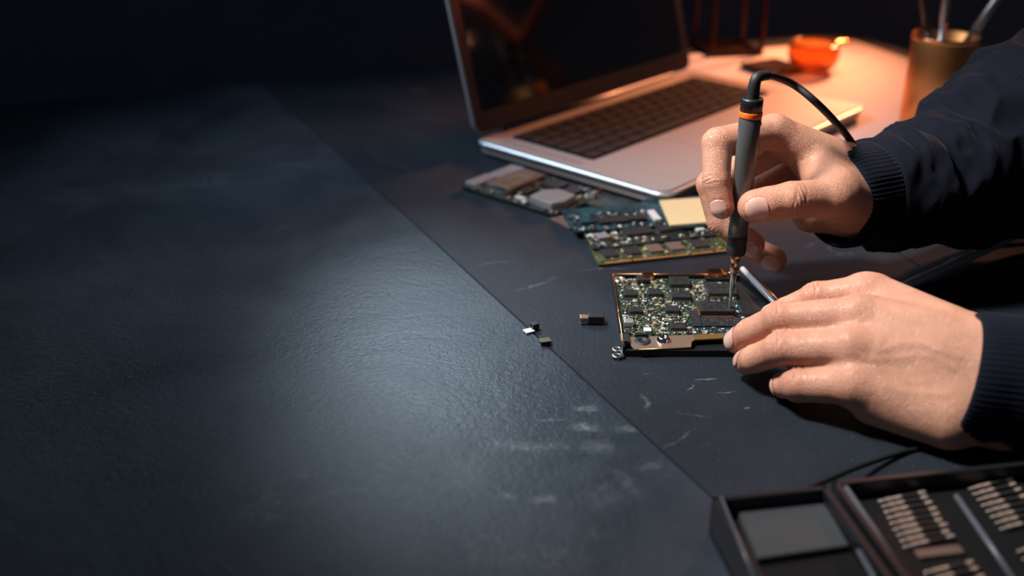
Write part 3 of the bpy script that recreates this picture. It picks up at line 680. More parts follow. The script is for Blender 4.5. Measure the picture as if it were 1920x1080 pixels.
tag(MB().use(M['orange']).lathe([(.5, 12.0), (.62, 12.0), (.63, 12.05), (.63, 12.28), (.62, 12.32), (.5, 12.32)], 48, R).build('ring', None, pen), 'bright orange ring')
MB().use(M['black']).lathe([(.5, 12.3), (.60, 12.32), (.60, 12.95), (.57, 13.05), (.3, 13.07), (0, 13.07)], 48, R).build('end_cap', None, pen)
MB().use(M['black']).box((0, -.60, 11.65), (.22, .06, .2), bev=.02, M=R).build('switch', None, pen)
# cable: strain relief then cable
cp = [R @ Vector((0, 0, 13.0)), aty(1417, 150, tip.y) - tip, aty(1430, 142, tip.y + .3) - tip, aty(1452, 143, tip.y + .8) - tip, aty(1490, 160, tip.y + 1.8) - tip, aty(1530, 192, 57.5) - tip, aty(1570, 233, 59) - tip, aty(1600, 272, 60.5) - tip, aty(1630, 330, 61.5) - tip, aty(1670, 385, 63) - tip, aty(1740, 420, 66) - tip, aty(1830, 432, 68) - tip, at(1990, 440, .3) - tip]
cs = spline(cp, 10)
k1 = 26
MB().use(M['rubber']).tube(cs[:k1], [.34 - .10 * (i / k1) + (.025 if i % 2 else 0) for i in range(k1)], 16).build('strain_relief', None, pen)
MB().use(M['rubber']).tube(cs[k1 - 2:], .21, 14).build('cable', None, pen)
# ------------------------------------------------------------------ separate grey cable low behind the near hand
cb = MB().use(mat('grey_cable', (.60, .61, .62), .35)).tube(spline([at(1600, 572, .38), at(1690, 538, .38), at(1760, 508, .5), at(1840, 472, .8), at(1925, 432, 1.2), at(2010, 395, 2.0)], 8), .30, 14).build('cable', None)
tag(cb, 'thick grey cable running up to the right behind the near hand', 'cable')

# ------------------------------------------------------------------ bit case
CA = .165; c0 = at(1335, 930, 2.0)
case = thing('bit_case', (c0.x, c0.y, 0), CA, 'open black plastic bit case at the bottom right corner', 'tool case')
# case-local frame: x along the top edge, -y toward the camera
def CP(px, py, z): return local(case, at(px, py, z))
CW = CP(1985, 858, 1.9).x
def open_box(x0, y0, x1, y1, h, wl, m_, name, floor_=.3):
    b_ = MB().use(m_)
    b_.box(((x0 + x1) / 2, (y0 + y1) / 2, floor_ / 2 + .05), (x1 - x0, y1 - y0, floor_), bev=.04)
    for (a0, b0, a1, b1) in ((x0, y0, x1, y0 + wl), (x0, y1 - wl, x1, y1), (x0, y0, x0 + wl, y1), (x1 - wl, y0, x1, y1)):
        b_.box(((a0 + a1) / 2, (b0 + b1) / 2, h / 2 + .05), (a1 - a0, b1 - b0, h), bev=.06)
    return b_.build(name, None, case)
xd = CP(1545, 905, 1.9).x
M['case'] = mat('case_plastic', (.012, .013, .017), .36, spec=.35, bump=(250, .1, .01))
M['case2'] = mat('case_insert', (.006, .006, .007), .7, spec=.2, bump=(300, .2, .01))
lid = open_box(0, -11, xd, 0, 1.9, .28, M['case'], 'lid')
bx = open_box(xd + .35, -11, CW, .25, 1.9, .28, M['case'], 'case_body')
MB().use(M['alu_dark']).box((xd + .17, -2.5, 1.1), (.3, 1.6, .5), bev=.1).box((xd + .17, -8.5, 1.1), (.3, 1.6, .5), bev=.1).build('hinge', None, case)
# lid: grey panel + recess
pq = [CP(x, y, 1.35) for x, y in ((1382, 955), (1540, 933), (1592, 1022), (1421, 1047))]
tag(MB().use(mat('grey_foam_panel', (.042, .049, .056), .65, bump=(120, .1, .01))).prism([(p.x, p.y) for p in pq][::-1], .4, 1.35, bev=.04).build('foam_panel', None, case), 'flat grey panel set in the lid')
MB().use(M['case2']).box((xd / 2, -5.5, .7), (xd - .6, 10.2, .7), bev=.05).build('lid_insert', None, case)
# insert in the body with slots
MB().use(M['case2']).box(((xd + .35 + CW) / 2, -5.4, .75), (CW - xd - 1.2, 10.4, .8), bev=.05).build('insert', None, case)
def bar(p0, p1, z, w_, m_, nm):
    a_ = CP(*p0, z); b_ = CP(*p1, z); MB().use(m_).tube([a_, b_], w_, 10).build(nm, None, case)
M['edge'] = mat('case_edge', (.10, .115, .14), .3)
bar((1585, 913), (1715, 1110), 1.75, .13, M['edge'], 'rim_rail')
bar((1793, 930), (1910, 1100), 1.45, .12, M['edge'], 'divider_rail')
bar((1610, 1033), (1665, 1130), 1.6, .10, M['edge'], 'rim_rail')
bar((1352, 932), (1425, 1110), 1.95, .06, M['edge'], 'rim_rail')
a_ = CP(1725, 1043, 1.3); b_ = CP(1798, 1022, 1.3)
MB().use(M['chip_brown']).box(((a_.x + b_.x) / 2, (a_.y + b_.y) / 2, 1.22), ((b_ - a_).length, .5, .14), bev=.04).build('label_plate', None, case)
# thin black tube at the far side of the case
sp_ = MB().use(M['black_matte']).tube(spline([at(1520, 914, 1.6), at(1560, 897, 1.2), at(1620, 872, .5), at(1700, 846, .12), at(1760, 836, .12)], 6), .12, 8).build('thin_black_tube', None, case)
sp_.matrix_parent_inverse = Matrix.Identity(4)
for v in sp_.data.vertices: v.co = local(case, v.co * 100) * .01
# bits
M['bit'] = mat('bit_steel', (.85, .68, .58), .24, .45, var=(400, .5, (.45, .36, .3)))
M['shank'] = mat('bit_shank', (.07, .065, .06), .5, .5)
def make_bit(label):
    r = thing('screwdriver_bit', (0, 0, 0), 0, label, 'screwdriver bit', None)
    RX = Matrix.Rotation(PI / 2, 4, 'Y')     # lathe axis -> +x
    MB().use(M['bit']).lathe([(0, 0), (.06, .0), (.08, .35), (.14, .5), (.15, .8), (.11, .88), (.11, .95), (.15, 1.0), (.15, 1.3), (.12, 1.35)], 14, RX).build('bit_tip', None, r)
    MB().use(M['shank']).lathe([(.12, 1.3), (.13, 1.35), (.13, 2.35), (.12, 2.4)], 6, RX).build('shank', None, r)
    MB().use(M['bit']).lathe([(.12, 2.35), (.15, 2.4), (.15, 2.7), (.12, 2.78), (0, 2.8)], 12, RX).build('end_collar', None, r)
    return r
blocks = [('left upper row', 9, (1648, 938), (1694, 1024), (1737, 920)), ('right upper row', 8, (1817, 915), (1876, 990), (1900, 896)), ('left lower row', 4, (1735, 1072), (1762, 1115), (1826, 1050)), ('right lower row', 3, (1908, 1032), (1928, 1062), (1990, 1012))]
proto_bit = None
for bi, (nm, n_, p0, p1, pe) in enumerate(blocks):
    A0 = at(*p0, 1.35); A1 = at(*p1, 1.35); E0 = at(*pe, 1.35); d0 = (E0 - A0); ln = d0.length; ang = math.atan2(d0.y, d0.x)
    sc = min(1.12, ln / 2.8)
    # one slotted holder per block
    hl = A0 + d0 * .62; mb = MB().use(M['case2'])
    c_ = (A0 + A1) / 2 + d0 * .62; cl = local(case, c_)
    for k in range(n_):
        lab = {'left upper row': 'screwdriver bit, case upper left row', 'right upper row': 'screwdriver bit, case upper right row', 'left lower row': 'screwdriver bit, case lower left row', 'right lower row': 'screwdriver bit, case lower right row'}[nm]
        pos = {0: ', farthest of its row', n_ - 1: ', nearest of its row'}.get(k, '')
        ordn = ['', ', second from the far end', ', third from the far end', ', fourth from the far end', ', middle of the row of nine', ', fourth from the near end', ', third from the near end', ', second from the near end'][k] if n_ == 9 and 0 < k < 8 else (['', ', second from the far end', ', third from the far end', ', fourth from the far end', ', fourth from the near end', ', third from the near end', ', second from the near end'][k] if n_ == 8 and 0 < k < 7 else (['', ', second from the far end', ', second from the near end'][k] if n_ == 4 and 0 < k < 3 else ('' if pos else ', between its two neighbours')))
        if proto_bit is None: r = proto_bit = make_bit('x')
        else: r = copy_tree(proto_bit)
        p_ = A0.lerp(A1, k / (n_ - 1)); r.location = Vector((p_.x, p_.y, 1.30)) * .01
        r.rotation_euler = (0, 0, ang + random.uniform(-.02, .02)); r.scale = (sc * random.uniform(.97, 1.03), sc * .66, sc * .66)
        tag(r, lab + (pos or ordn), 'screwdriver bit', 'screwdriver bits lying in the case')
# ------------------------------------------------------------------ hands: smooth signed-distance sculpting meshed with surface nets
def V(*a): return np.array(a, dtype=np.float64)
def vp(v): return np.array(v[:], dtype=np.float64)
def smin(a, b, k):
    h = np.clip(.5 + .5 * (b - a) / k, 0, 1)
    return b + (a - b) * h - k * h * (1 - h)
def cap(P, a, b, ra, rb):
    ab = b - a; t = np.clip(((P - a) @ ab) / (ab @ ab), 0, 1)
    q = P - (a + t[:, None] * ab); return np.sqrt((q * q).sum(1)) - (ra + (rb - ra) * t)
def ell(P, c, r, Rm=None):
    q = P - c
    if Rm is not None: q = q @ Rm
    q = q / r; n_ = np.sqrt((q * q).sum(1)) + 1e-9; return (n_ - 1) * n_ / (np.sqrt(((q / r) ** 2).sum(1)) + 1e-9)
class Hand: pass
def hand_sdf(h, P):
    d = None
    for a, b, ra, rb in h.palm:
        x = cap(P, a, b, ra, rb); d = x if d is None else smin(d, x, h.kp)
    for f in h.fingers:
        x = cap(P, f['j'][0], f['j'][1], f['r'][0], f['r'][1]); d = smin(d, x, .45)
    for f in h.fingers:
        c = None
        for i in range(len(f['j']) - 1):
            x = cap(P, f['j'][i], f['j'][i + 1], f['r'][i], f['r'][i + 1]); c = x if c is None else smin(c, x, .16)
        for e in f.get('extra', []): c = smin(c, cap(P, *e), .2)
        d = smin(d, c, .05)
    for a, b, ra, rb, k in h.adds: d = smin(d, cap(P, a, b, ra, rb), k)
    # creases: (point, direction along bone, dorsal normal, reach, [(offset, amp, width)...])
    for p, u, n_, reach, cs in h.creases:
        q = P - p; near = (q * q).sum(1) < (reach * 1.6) ** 2
        if not near.any(): continue
        Q = q[near]; t = Q @ u; s = Q @ n_; w_ = np.cross(u, n_); l = Q @ w_
        m = np.exp(-(l / reach) ** 2 * 1.2) * np.clip(s * 2.5 + .6, 0, 1)
        acc = np.zeros(len(t))
        for o, am, wd in cs:
            tt = t - o - .07 * np.sin(l * 4.0 + o * 9) - .10 * o * (l / reach) ** 2 * 4
            acc += am * np.exp(-(tt / wd) ** 2)
        d[near] += acc * m
    for pts, am, wd in h.lines:       # raised (am<0) or sunk (am>0) curves on the skin
        dd = np.full(len(P), 1e9)
        for i in range(len(pts) - 1):
            dd = np.minimum(dd, cap(P, pts[i], pts[i + 1], 0, 0))
        d += am * np.exp(-(dd / wd) ** 2)
    return d
def mesh_sdf(f, lo, hi, h):
    """surface nets in a narrow band"""
    lo = np.array(lo, float); B = 6
    n = (np.ceil((np.array(hi) - lo) / (h * B)).astype(int)) * B + 1
    cn = (n - 1) // B
    # block centres
    gi = np.stack(np.meshgrid(*[np.arange(c) for c in cn], indexing='ij'), -1).reshape(-1, 3)
    C = lo + (gi + .5) * B * h
    dc = np.concatenate([f(C[i:i + 200000]) for i in range(0, len(C), 200000)])
    G = np.empty(n, np.float32)
    full = np.repeat(np.repeat(np.repeat(np.sign(dc).reshape(cn), B, 0), B, 1), B, 2).astype(np.float32)
    G[:-1, :-1, :-1] = full; G[-1] = 1; G[:, -1] = 1; G[:, :, -1] = 1
    act = gi[np.abs(dc) < B * h * 1.15]
    off = np.stack(np.meshgrid(*[np.arange(B + 1)] * 3, indexing='ij'), -1).reshape(-1, 3)
    for i in range(0, len(act), 600):
        I = (act[i:i + 600, None, :] * B + off[None]).reshape(-1, 3)
        I = np.minimum(I, n - 1)
        G[I[:, 0], I[:, 1], I[:, 2]] = f(lo + I * h)
    S = G < 0
    # cells with mixed sign
    c8 = [S[i:n[0] - 1 + i, j:n[1] - 1 + j, k:n[2] - 1 + k] for i in (0, 1) for j in (0, 1) for k in (0, 1)]
    s = sum(c.astype(np.int8) for c in c8); mix = (s > 0) & (s < 8)
    idx = np.full(mix.shape, -1, np.int64); ci = np.argwhere(mix); idx[mix] = np.arange(len(ci))
    acc = np.zeros((len(ci), 3)); cnt = np.zeros(len(ci))
    cor = [(i, j, k) for i in (0, 1) for j in (0, 1) for k in (0, 1)]
    for a in cor:
        for ax_ in range(3):
            if a[ax_] == 1: continue
            b = list(a); b[ax_] = 1
            ga = G[ci[:, 0] + a[0], ci[:, 1] + a[1], ci[:, 2] + a[2]].astype(float); gb = G[ci[:, 0] + b[0], ci[:, 1] + b[1], ci[:, 2] + b[2]].astype(float)
            m = (ga < 0) != (gb < 0); t = np.where(m, ga / np.where(m, ga - gb, 1), 0)
            p = np.tile(np.array(a, float), (len(ci), 1)); p[:, ax_] += t
            acc += p * m[:, None]; cnt += m
    vs = lo + (ci + acc / cnt[:, None]) * h
    F = []
    for ax_ in range(3):
        u_, w_ = (ax_ + 1) % 3, (ax_ + 2) % 3
        sl0 = [slice(None)] * 3; sl1 = [slice(None)] * 3; sl0[ax_] = slice(0, -1); sl1[ax_] = slice(1, None)
        A = S[tuple(sl0)]; Bq = S[tuple(sl1)]; e = np.argwhere(A != Bq)
        ok = (e[:, u_] > 0) & (e[:, w_] > 0) & (e[:, u_] < n[u_] - 1) & (e[:, w_] < n[w_] - 1); e = e[ok]
        inside = A[e[:, 0], e[:, 1], e[:, 2]]
        def cell(du, dw):
            q = e.copy(); q[:, u_] += du; q[:, w_] += dw; return idx[q[:, 0], q[:, 1], q[:, 2]]
        a0, a1, a2, a3 = cell(-1, -1), cell(0, -1), cell(0, 0), cell(-1, 0)
        q = np.stack([a0, a1, a2, a3], 1); q[~inside] = q[~inside][:, ::-1]
        F.append(q)
    F = np.concatenate(F); F = F[(F >= 0).all(1)]
    return vs, F
def unit(v): return v / np.linalg.norm(v)
def crease(p, u, n_, reach, cs): return (p, unit(u), unit(n_ - unit(u) * (n_ @ unit(u))), reach, cs)
PIPC = [(-.32, .034, .06), (-.13, .055, .055), (.04, .062, .055), (.19, .05, .055), (.37, .03, .06)]
DIPC = [(-.12, .035, .05), (.03, .048, .05), (.17, .03, .05)]
def nail(h, a, b, ntip, along, half, ln, sq=.8, off=.018):
    """curved nail patch on the distal bone a->b; ntip: dorsal direction; along: centre from b (cm)"""
    u = unit(b - a); n_ = unit(ntip - u * (ntip @ u)); w_ = np.cross(u, n_); c = b + u * along
    K, J = 18, 22; pts = []
    for i in range(K + 1):
        for j in range(J + 1):
            s = -1 + 2 * i / K; t = -1 + 2 * j / J
            # superellipse disc mapping
            ss = s * math.sqrt(1 - .38 * t * t); tt = t * math.sqrt(1 - .38 * s * s) 
            pts.append((ss, tt))
    O = []; Dn = []
    for ss, tt in pts:
        ang = tt * half; dr = n_ * math.cos(ang) + w_ * math.sin(ang)
        base = c + u * ss * ln / 2
        O.append(base + dr * 1.15); Dn.append(-dr)
    F_ = min(h.fingers, key=lambda f: min(np.linalg.norm(p - b) for p in f['j']))
    def fsdf(P):
        c_ = None
        for i in range(len(F_['j']) - 1):
            x = cap(P, F_['j'][i], F_['j'][i + 1], F_['r'][i], F_['r'][i + 1]); c_ = x if c_ is None else smin(c_, x, .16)
        for e in F_.get('extra', []): c_ = smin(c_, cap(P, *e), .2)
        return c_
    O = np.array(O); Dn = np.array(Dn); T = np.zeros(len(O))
    for _ in range(60):
        d = fsdf(O + Dn * T[:, None]); T = np.clip(T + d * .9, .1, .85)
    E = np.array([max(abs(p[0]), abs(p[1])) for p in pts])
    tipb = np.array([max(0, p[0]) for p in pts])
    Pn = O + Dn * (T - off * (1 - E ** 6 * .5) - .01 + .02 * 0)[:, None]
    fs = [(i * (J + 1) + j, (i + 1) * (J + 1) + j, (i + 1) * (J + 1) + j + 1, i * (J + 1) + j + 1) for i in range(K) for j in range(J)]
    # loop of the border for a groove
    bd = [i * (J + 1) for i in range(K + 1)] 
    loop = [(i * (J + 1)) for i in range(K, -1, -1)] + [j for j in range(1, J + 1)] + [(i * (J + 1) + J) for i in range(1, K + 1)]
    surf = O + Dn * T[:, None]
    return Pn, fs, [surf[i] for i in loop]
def A(px, py, z): return vp(at(px, py, z))
def AY(px, py, y): return vp(aty(px, py, y))

# ---- near (left) hand: palm down on its little-finger side, finger tips on the device corner
LHd = Hand(); LHd.kp = .9; LHd.adds = []; LHd.lines = []; LHd.creases = []
mI, mM, mR, mP = A(1622, 549, 4.9), A(1610, 592, 4.7), A(1600, 652, 3.7), A(1604, 722, 2.3)
LHd.fingers = [
    dict(j=[mI, A(1531, 558, 4.3), A(1474, 582, 3.2), A(1448, 592, 2.5)], r=[.95, .78, .70, .62]),
    dict(j=[mM, A(1462, 598, 3.9), A(1406, 623, 2.5), A(1381, 640, 1.62)], r=[.98, .82, .74, .66]),
    dict(j=[mR, A(1464, 655, 2.9), A(1414, 673, 1.75), A(1399, 679, 1.05)], r=[.95, .84, .73, .66]),
    dict(j=[mP, A(1497, 722, 1.5), A(1470, 722, .95), A(1482, 728, .6)], r=[.95, .84, .66, .55])]
lc0 = A(1801, 705, 3.2)
wT, wB, wC = A(1880, 672, 3.9), A(1880, 764, 2.1), A(1880, 715, 3.1)
LHd.palm = [(mI, wT, .95, 1.6), (mM, wC + V(0, .3, .8), 1.0, 1.7), (mR, wC, 1.0, 1.8), (mP, wB, 1.05, 1.75),
            (A(1625, 600, 3.2), wC, 1.3, 1.8), (A(1640, 690, 2.2), wB, 1.25, 1.7), (A(1640, 755, 1.35), A(1780, 785, 1.6), 1.15, 1.5), (wT, lc0 + V(4.4, -1.0, .25), 1.6, 1.9), (wB, lc0 + V(4.4, -1.4, -.6), 1.7, 1.9),
            (A(1700, 610, 2.2), A(1640, 600, 1.7), 1.1, .95)]
LHd.fingers.append(dict(j=[A(1640, 600, 1.7), A(1590, 592, 1.3), A(1545, 590, 1.0)], r=[.95, .85, .72]))   # thumb tucked below
for mc in (mI, mM, mR, mP):
    LHd.adds.append((mc + V(.1, .05, .12), mc + V(-.1, .05, .1), .92, .9, .25))
# tendons
for mc, wq in ((mM, wC + V(0, .3, .8)), (mR, wC + V(0, 0, .35)), (mI, wT)):
    a = mc + V(.8, .0, .45); b = mc * .4 + wq * .6 + V(0, -.1, .75)
    LHd.adds.append((a, b, .42, .45, .6))
fd = lambda f, i: f['j'][i + 1] - f['j'][i]
upc = V(-.25, -.35, 1.0)
for k, f in enumerate(LHd.fingers[:4]):
    u = f['j'][2] - f['j'][0]
    LHd.creases.append(crease(f['j'][1], u, upc, .75, PIPC))
    if k != 3: LHd.creases.append(crease(f['j'][2], f['j'][3] - f['j'][1], upc, .6, DIPC))
    LHd.adds.append((f['j'][1] + V(-.05, 0, .08), f['j'][1] + V(.12, 0, .08), f['r'][1] * .95, f['r'][1] * .95, .25))
RDY = tip.y - 53.9
def AYR(px, py, y): return vp(aty(px, py, y + RDY))
# ---- right hand: pinching the pen between thumb and index
RH = Hand(); RH.kp = .8; RH.adds = []; RH.lines = []; RH.creases = []
iM, miM, riM, piM = AYR(1452, 247, 57.0), AYR(1482, 262, 58.8), AYR(1500, 295, 60.2), AYR(1510, 330, 61.2)
RH.fingers = [
    dict(j=[iM, AYR(1345, 268, 55.0), AYR(1343, 338, 53.9), AYR(1354, 388, 53.35)], r=[.95, .86, .76, .68]),
    dict(j=[miM, AYR(1333, 345, 56.6), AYR(1352, 415, 55.9), AYR(1410, 458, 55.0)], r=[.95, .84, .82, .74]),
    dict(j=[riM, AYR(1345, 392, 58.0), AYR(1388, 455, 57.0), AYR(1452, 486, 55.8)], r=[.9, .80, .78, .72]),
    dict(j=[piM, AYR(1405, 365, 60.8), AYR(1405, 398, 60.6), AYR(1425, 400, 60.2)], r=[.85, .7, .62, .55]),
    dict(j=[AYR(1556, 372, 53.6), AYR(1484, 374, 52.6), AYR(1417, 385, 52.55)], r=[1.12, .98, .86], extra=[(AYR(1440, 384, 52.55), AYR(1412, 388, 52.6), .95, .84)])]
rw = AYR(1625, 372, 57.2)
RH.palm = [(iM, rw + V(0, 0, .9), .95, 1.9), (miM, rw + V(0, .4, .5), .95, 1.9), (riM, rw + V(.2, .8, 0), .95, 1.7), (piM, rw + V(.3, .8, -.6), .95, 1.7),
           (AYR(1556, 372, 53.6), rw + V(0, -.5, -.1), 1.15, 1.9), (AYR(1545, 330, 55.5), rw, 1.2, 1.9), (AYR(1520, 400, 57.0), rw + V(0, 0, -.6), 1.15, 1.8),
           (AYR(1505, 285, 57.6), AYR(1570, 350, 56), .9, 1.5), (rw, rw + V(6, 3.0, .8), 2.3, 2.7)]
RH.adds = [(AYR(1565, 365, 54.2), AYR(1590, 385, 55.4), 1.5, 1.6, .6)]
for k, f in enumerate(RH.fingers[:3]):
    for i in (1, 2):
        n_ = unit(2 * f['j'][i] - f['j'][i - 1] - f['j'][i + 1])
        u = f['j'][i + 1] - f['j'][i - 1]
        RH.creases.append(crease(f['j'][i], u, n_ + V(-.2, -.5, 0), .8 if i == 1 else .65, PIPC if i == 1 else DIPC))
th = RH.fingers[4]['j']
RH.creases.append(crease(th[1] + V(.1, 0, 0), th[2] - th[0], V(0, -1, .45), .9, [(-.35, .03, .06), (-.18, .045, .06), (0, .055, .06), (.17, .045, .06), (.34, .03, .06)]))
# wrinkles round the ball of the thumb
def surf_pt(h, px, py):
    """where the line of sight meets the skin"""
    o = vp(Vector((0, 0, CH))); d = unit(vp(aty(px, py, 50)) - o); t = 40.0
    for _ in range(160):
        s = hand_sdf(h, (o + d * t)[None])[0]; t += s * .8
        if abs(s) < .004 or t > 80: break
    return o + d * t
def skin_line(h, pix, am, wd, n_=6):
    pts = [surf_pt(h, *p) for p in pix]; pts = [vp(v) for v in spline([Vector(p) for p in pts], n_)]
    return (pts, am, wd)
rl = [skin_line(RH, [(1497, 402), (1530, 410), (1560, 405), (1580, 390)], .06, .06), skin_line(RH, [(1500, 415), (1535, 424), (1568, 417), (1592, 396)], .055, .06),
      skin_line(RH, [(1506, 429), (1540, 438), (1575, 430), (1602, 400)], .045, .06), skin_line(RH, [(1455, 330), (1462, 300), (1462, 275)], .05, .07), skin_line(RH, [(1478, 330), (1490, 305), (1505, 300)], .03, .08)]
RH.lines = rl
ll = [skin_line(LHd, [(1660, 655), (1690, 645), (1730, 646), (1775, 662), (1800, 670)], -.035, .17), skin_line(LHd, [(1620, 672), (1680, 672), (1740, 668), (1790, 690)], -.03, .18),
      skin_line(LHd, [(1650, 640), (1640, 690), (1680, 730), (1770, 740)], -.025, .2)]
LHd.lines = ll
# nails (groove first, then the patch)
nl = []
lf = LHd.fingers; rf = RH.fingers
specs = [(LHd, lf[0]['j'][2], lf[0]['j'][3], V(-.25, -.05, 1), -.05, .95, 1.0), (LHd, lf[1]['j'][2], lf[1]['j'][3], V(-.85, -.25, .75), -.02, 1.05, 1.15), (LHd, lf[2]['j'][2], lf[2]['j'][3], V(-.9, .0, .75), -.02, .95, 1.05), (LHd, lf[3]['j'][1], lf[3]['j'][2], V(-1, 0, -.2), .4, .8, .8),
         (RH, rf[0]['j'][2], rf[0]['j'][3], V(-.55, -.9, .1), .10, .80, 1.15), (RH, rf[1]['j'][2], rf[1]['j'][3], V(-.2, -1, -.45), .08, .9, 1.15), (RH, rf[2]['j'][2], rf[2]['j'][3], V(-.1, -1, -.35), .08, .9, 1.15),
         (RH, th[1], th[2], V(0, -1, .12), .10, .78, 1.25)]
for (h, a, b, nn, al, hf, ln) in specs:
    Pn, fs, loop = nail(h, a, b, nn, al, hf, ln); nl.append((h, a, b, nn, al, hf, ln, loop))
for (h, a, b, nn, al, hf, ln, loop) in nl:
    h.lines.append((loop[::3] + [loop[-1]], .035, .05))

# ---- mesh both hands, arms and upper body
def bounds(h):
    ps = [];
    for f in h.fingers: ps += f['j']
    for p in h.palm: ps += [p[0], p[1]]
    ps = np.array(ps); return ps.min(0) - 2.0, ps.max(0) + 2.6
VX = .05
verts = []; faces = []; no = 0
for h in (LHd, RH):
    lo, hi = bounds(h); v_, f_ = mesh_sdf(lambda P, h=h: hand_sdf(h, P), lo, hi, VX)
    verts.append(v_); faces.append(f_ + no); no += len(v_)
nhand = no
# hidden arms, shoulders and chest in one coarse surface
sR, sL = V(86, 70, 34), V(86, 32, 34)
eR, eL = V(52, 70, 10), V(51, 37, 5.8)
wRr = vp(Vector(rw)) + V(5, 2.5, .6); wLl = lc0 + V(4.4, -1.15, 0)
def body_sdf(P):
    d = cap(P, wRr, eR, 2.6, 4.2)
    for a, b, ra, rb in ((eR, sR, 4.2, 5.2), (wLl, eL, 2.1, 4.2), (eL, sL, 4.2, 5.2), (sR, sL, 5.4, 5.4), (V(94, 50, 32), V(104, 50, -6), 11, 12.5), (V(94, 57, 30), V(104, 57, -6), 9, 11), (V(94, 43, 30), V(104, 43, -6), 9, 11), (V(87, 50, 38), V(85, 50, 48), 5.2, 5.0), (V(82, 50, 54), V(84, 50, 60), 7.0, 7.6)):
        d = smin(d, cap(P, a, b, ra, rb), 2.0)
    return d
v_, f_ = mesh_sdf(body_sdf, (18, 20, -20), (120, 82, 70), .8)
verts.append(v_); faces.append(f_ + no)
Vv = np.concatenate(verts); Ff = np.concatenate(faces)
me = bpy.data.meshes.new('person'); me.from_pydata((Vv * .01).tolist(), [], Ff.tolist()); me.update()
me.shade_smooth()
# redness of knuckles and finger tips (pigment of the skin)
red = np.zeros(len(Vv))
for h in (LHd, RH):
    for f in h.fingers:
        for i, p in enumerate(f['j']):
            s = (.75, .7, .55, .75)[i] if len(f['j']) == 4 else .8
            am = (.55, .75, .4, .9)[min(i, 3)] if len(f['j']) == 4 else (.3, .6, .9)[i]
            red = np.maximum(red, am * np.exp(-((Vv - p) ** 2).sum(1) / (s * 1.5) ** 2))
ca = me.attributes.new('red', 'FLOAT', 'POINT'); ca.data.foreach_set('value', red.astype(np.float32))

def skin_mat():
    m = bpy.data.materials.new('skin'); m.use_nodes = True; nt = m.node_tree; L = nt.links.new; b = nt.nodes['Principled BSDF']
    tc = N(nt, 'ShaderNodeTexCoord'); at_ = N(nt, 'ShaderNodeAttribute', attribute_name='red')
    n1 = N(nt, 'ShaderNodeTexNoise', i_Scale=55.0, i_Detail=5.0, i_Roughness=.6); L(tc.outputs['Object'], n1.inputs['Vector'])
    m1 = N(nt, 'ShaderNodeMix', data_type='RGBA'); m1.inputs[6].default_value = (.50, .255, .172, 1); m1.inputs[7].default_value = (.60, .312, .21, 1)
    r1 = N(nt, 'ShaderNodeMapRange'); r1.inputs[1].default_value = .35; r1.inputs[2].default_value = .65; L(n1.outputs[0], r1.inputs[0]); L(r1.outputs[0], m1.inputs[0])
    m2 = N(nt, 'ShaderNodeMix', data_type='RGBA'); m2.inputs[7].default_value = (.55, .20, .13, 1); L(m1.outputs[2], m2.inputs[6])
    mu = N(nt, 'ShaderNodeMath', operation='MULTIPLY'); mu.inputs[1].default_value = .8; L(at_.outputs['Fac'], mu.inputs[0]); L(mu.outputs[0], m2.inputs[0])
    L(m2.outputs[2], b.inputs['Base Color'])
    b.inputs['Subsurface Weight'].default_value = .22; b.inputs['Subsurface Radius'].default_value = (1.0, .35, .18); b.inputs['Subsurface Scale'].default_value = .0035
    b.inputs['Roughness'].default_value = .42; b.inputs['Specular IOR Level'].default_value = .45
    vo = N(nt, 'ShaderNodeTexVoronoi', feature='DISTANCE_TO_EDGE'); vo.inputs['Scale'].default_value = 900
    nd = N(nt, 'ShaderNodeTexNoise', i_Scale=300.0, i_Detail=2.0); L(tc.outputs['Object'], nd.inputs['Vector'])
    va = N(nt, 'ShaderNodeVectorMath', operation='MULTIPLY_ADD'); va.inputs[1].default_value = (.002, .002, .002); L(nd.outputs['Color'], va.inputs[0]); L(tc.outputs['Object'], va.inputs[2]); L(va.outputs[0], vo.inputs['Vector'])
    rv = N(nt, 'ShaderNodeMapRange'); rv.inputs[1].default_value = 0; rv.inputs[2].default_value = .15; L(vo.outputs['Distance'], rv.inputs[0])
    bp = N(nt, 'ShaderNodeBump'); bp.inputs['Strength'].default_value = .6; bp.inputs['Distance'].default_value = .00028; L(rv.outputs[0], bp.inputs['Height'])
    n3 = N(nt, 'ShaderNodeTexNoise', i_Scale=170.0, i_Detail=4.0); L(tc.outputs['Object'], n3.inputs['Vector'])
    bp2 = N(nt, 'ShaderNodeBump'); bp2.inputs['Strength'].default_value = .35; bp2.inputs['Distance'].default_value = .0008; L(n3.outputs[0], bp2.inputs['Height']); L(bp.outputs[0], bp2.inputs['Normal'])
    L(bp2.outputs[0], b.inputs['Normal']); return m
M['skin'] = skin_mat(); me.materials.append(M['skin'])
person = bpy.data.objects.new('person', me); COL.objects.link(person)
tag(person, 'person in a dark navy sweater, working with both hands on the opened device', 'person')
M['nail'] = mat('fingernail', (.62, .36, .30), .25, sss=(.3, (1, .4, .3), .002), coat=.2, var=(120, .4, (.68, .44, .38)))
for (h, a, b, nn, al, hf, ln, loop) in nl:
    sv = h.lines; 
    Pn, fs, _ = nail(h, a, b, nn, al, hf * .96, ln * .97)
    mb = MB().use(M['nail']).add([tuple(p) for p in Pn], [tuple(q) for q in fs], True); o = mb.build('fingernail', None, person)
    md = o.modifiers.new('thick', 'SOLIDIFY'); md.thickness = .0004; md.offset = 0
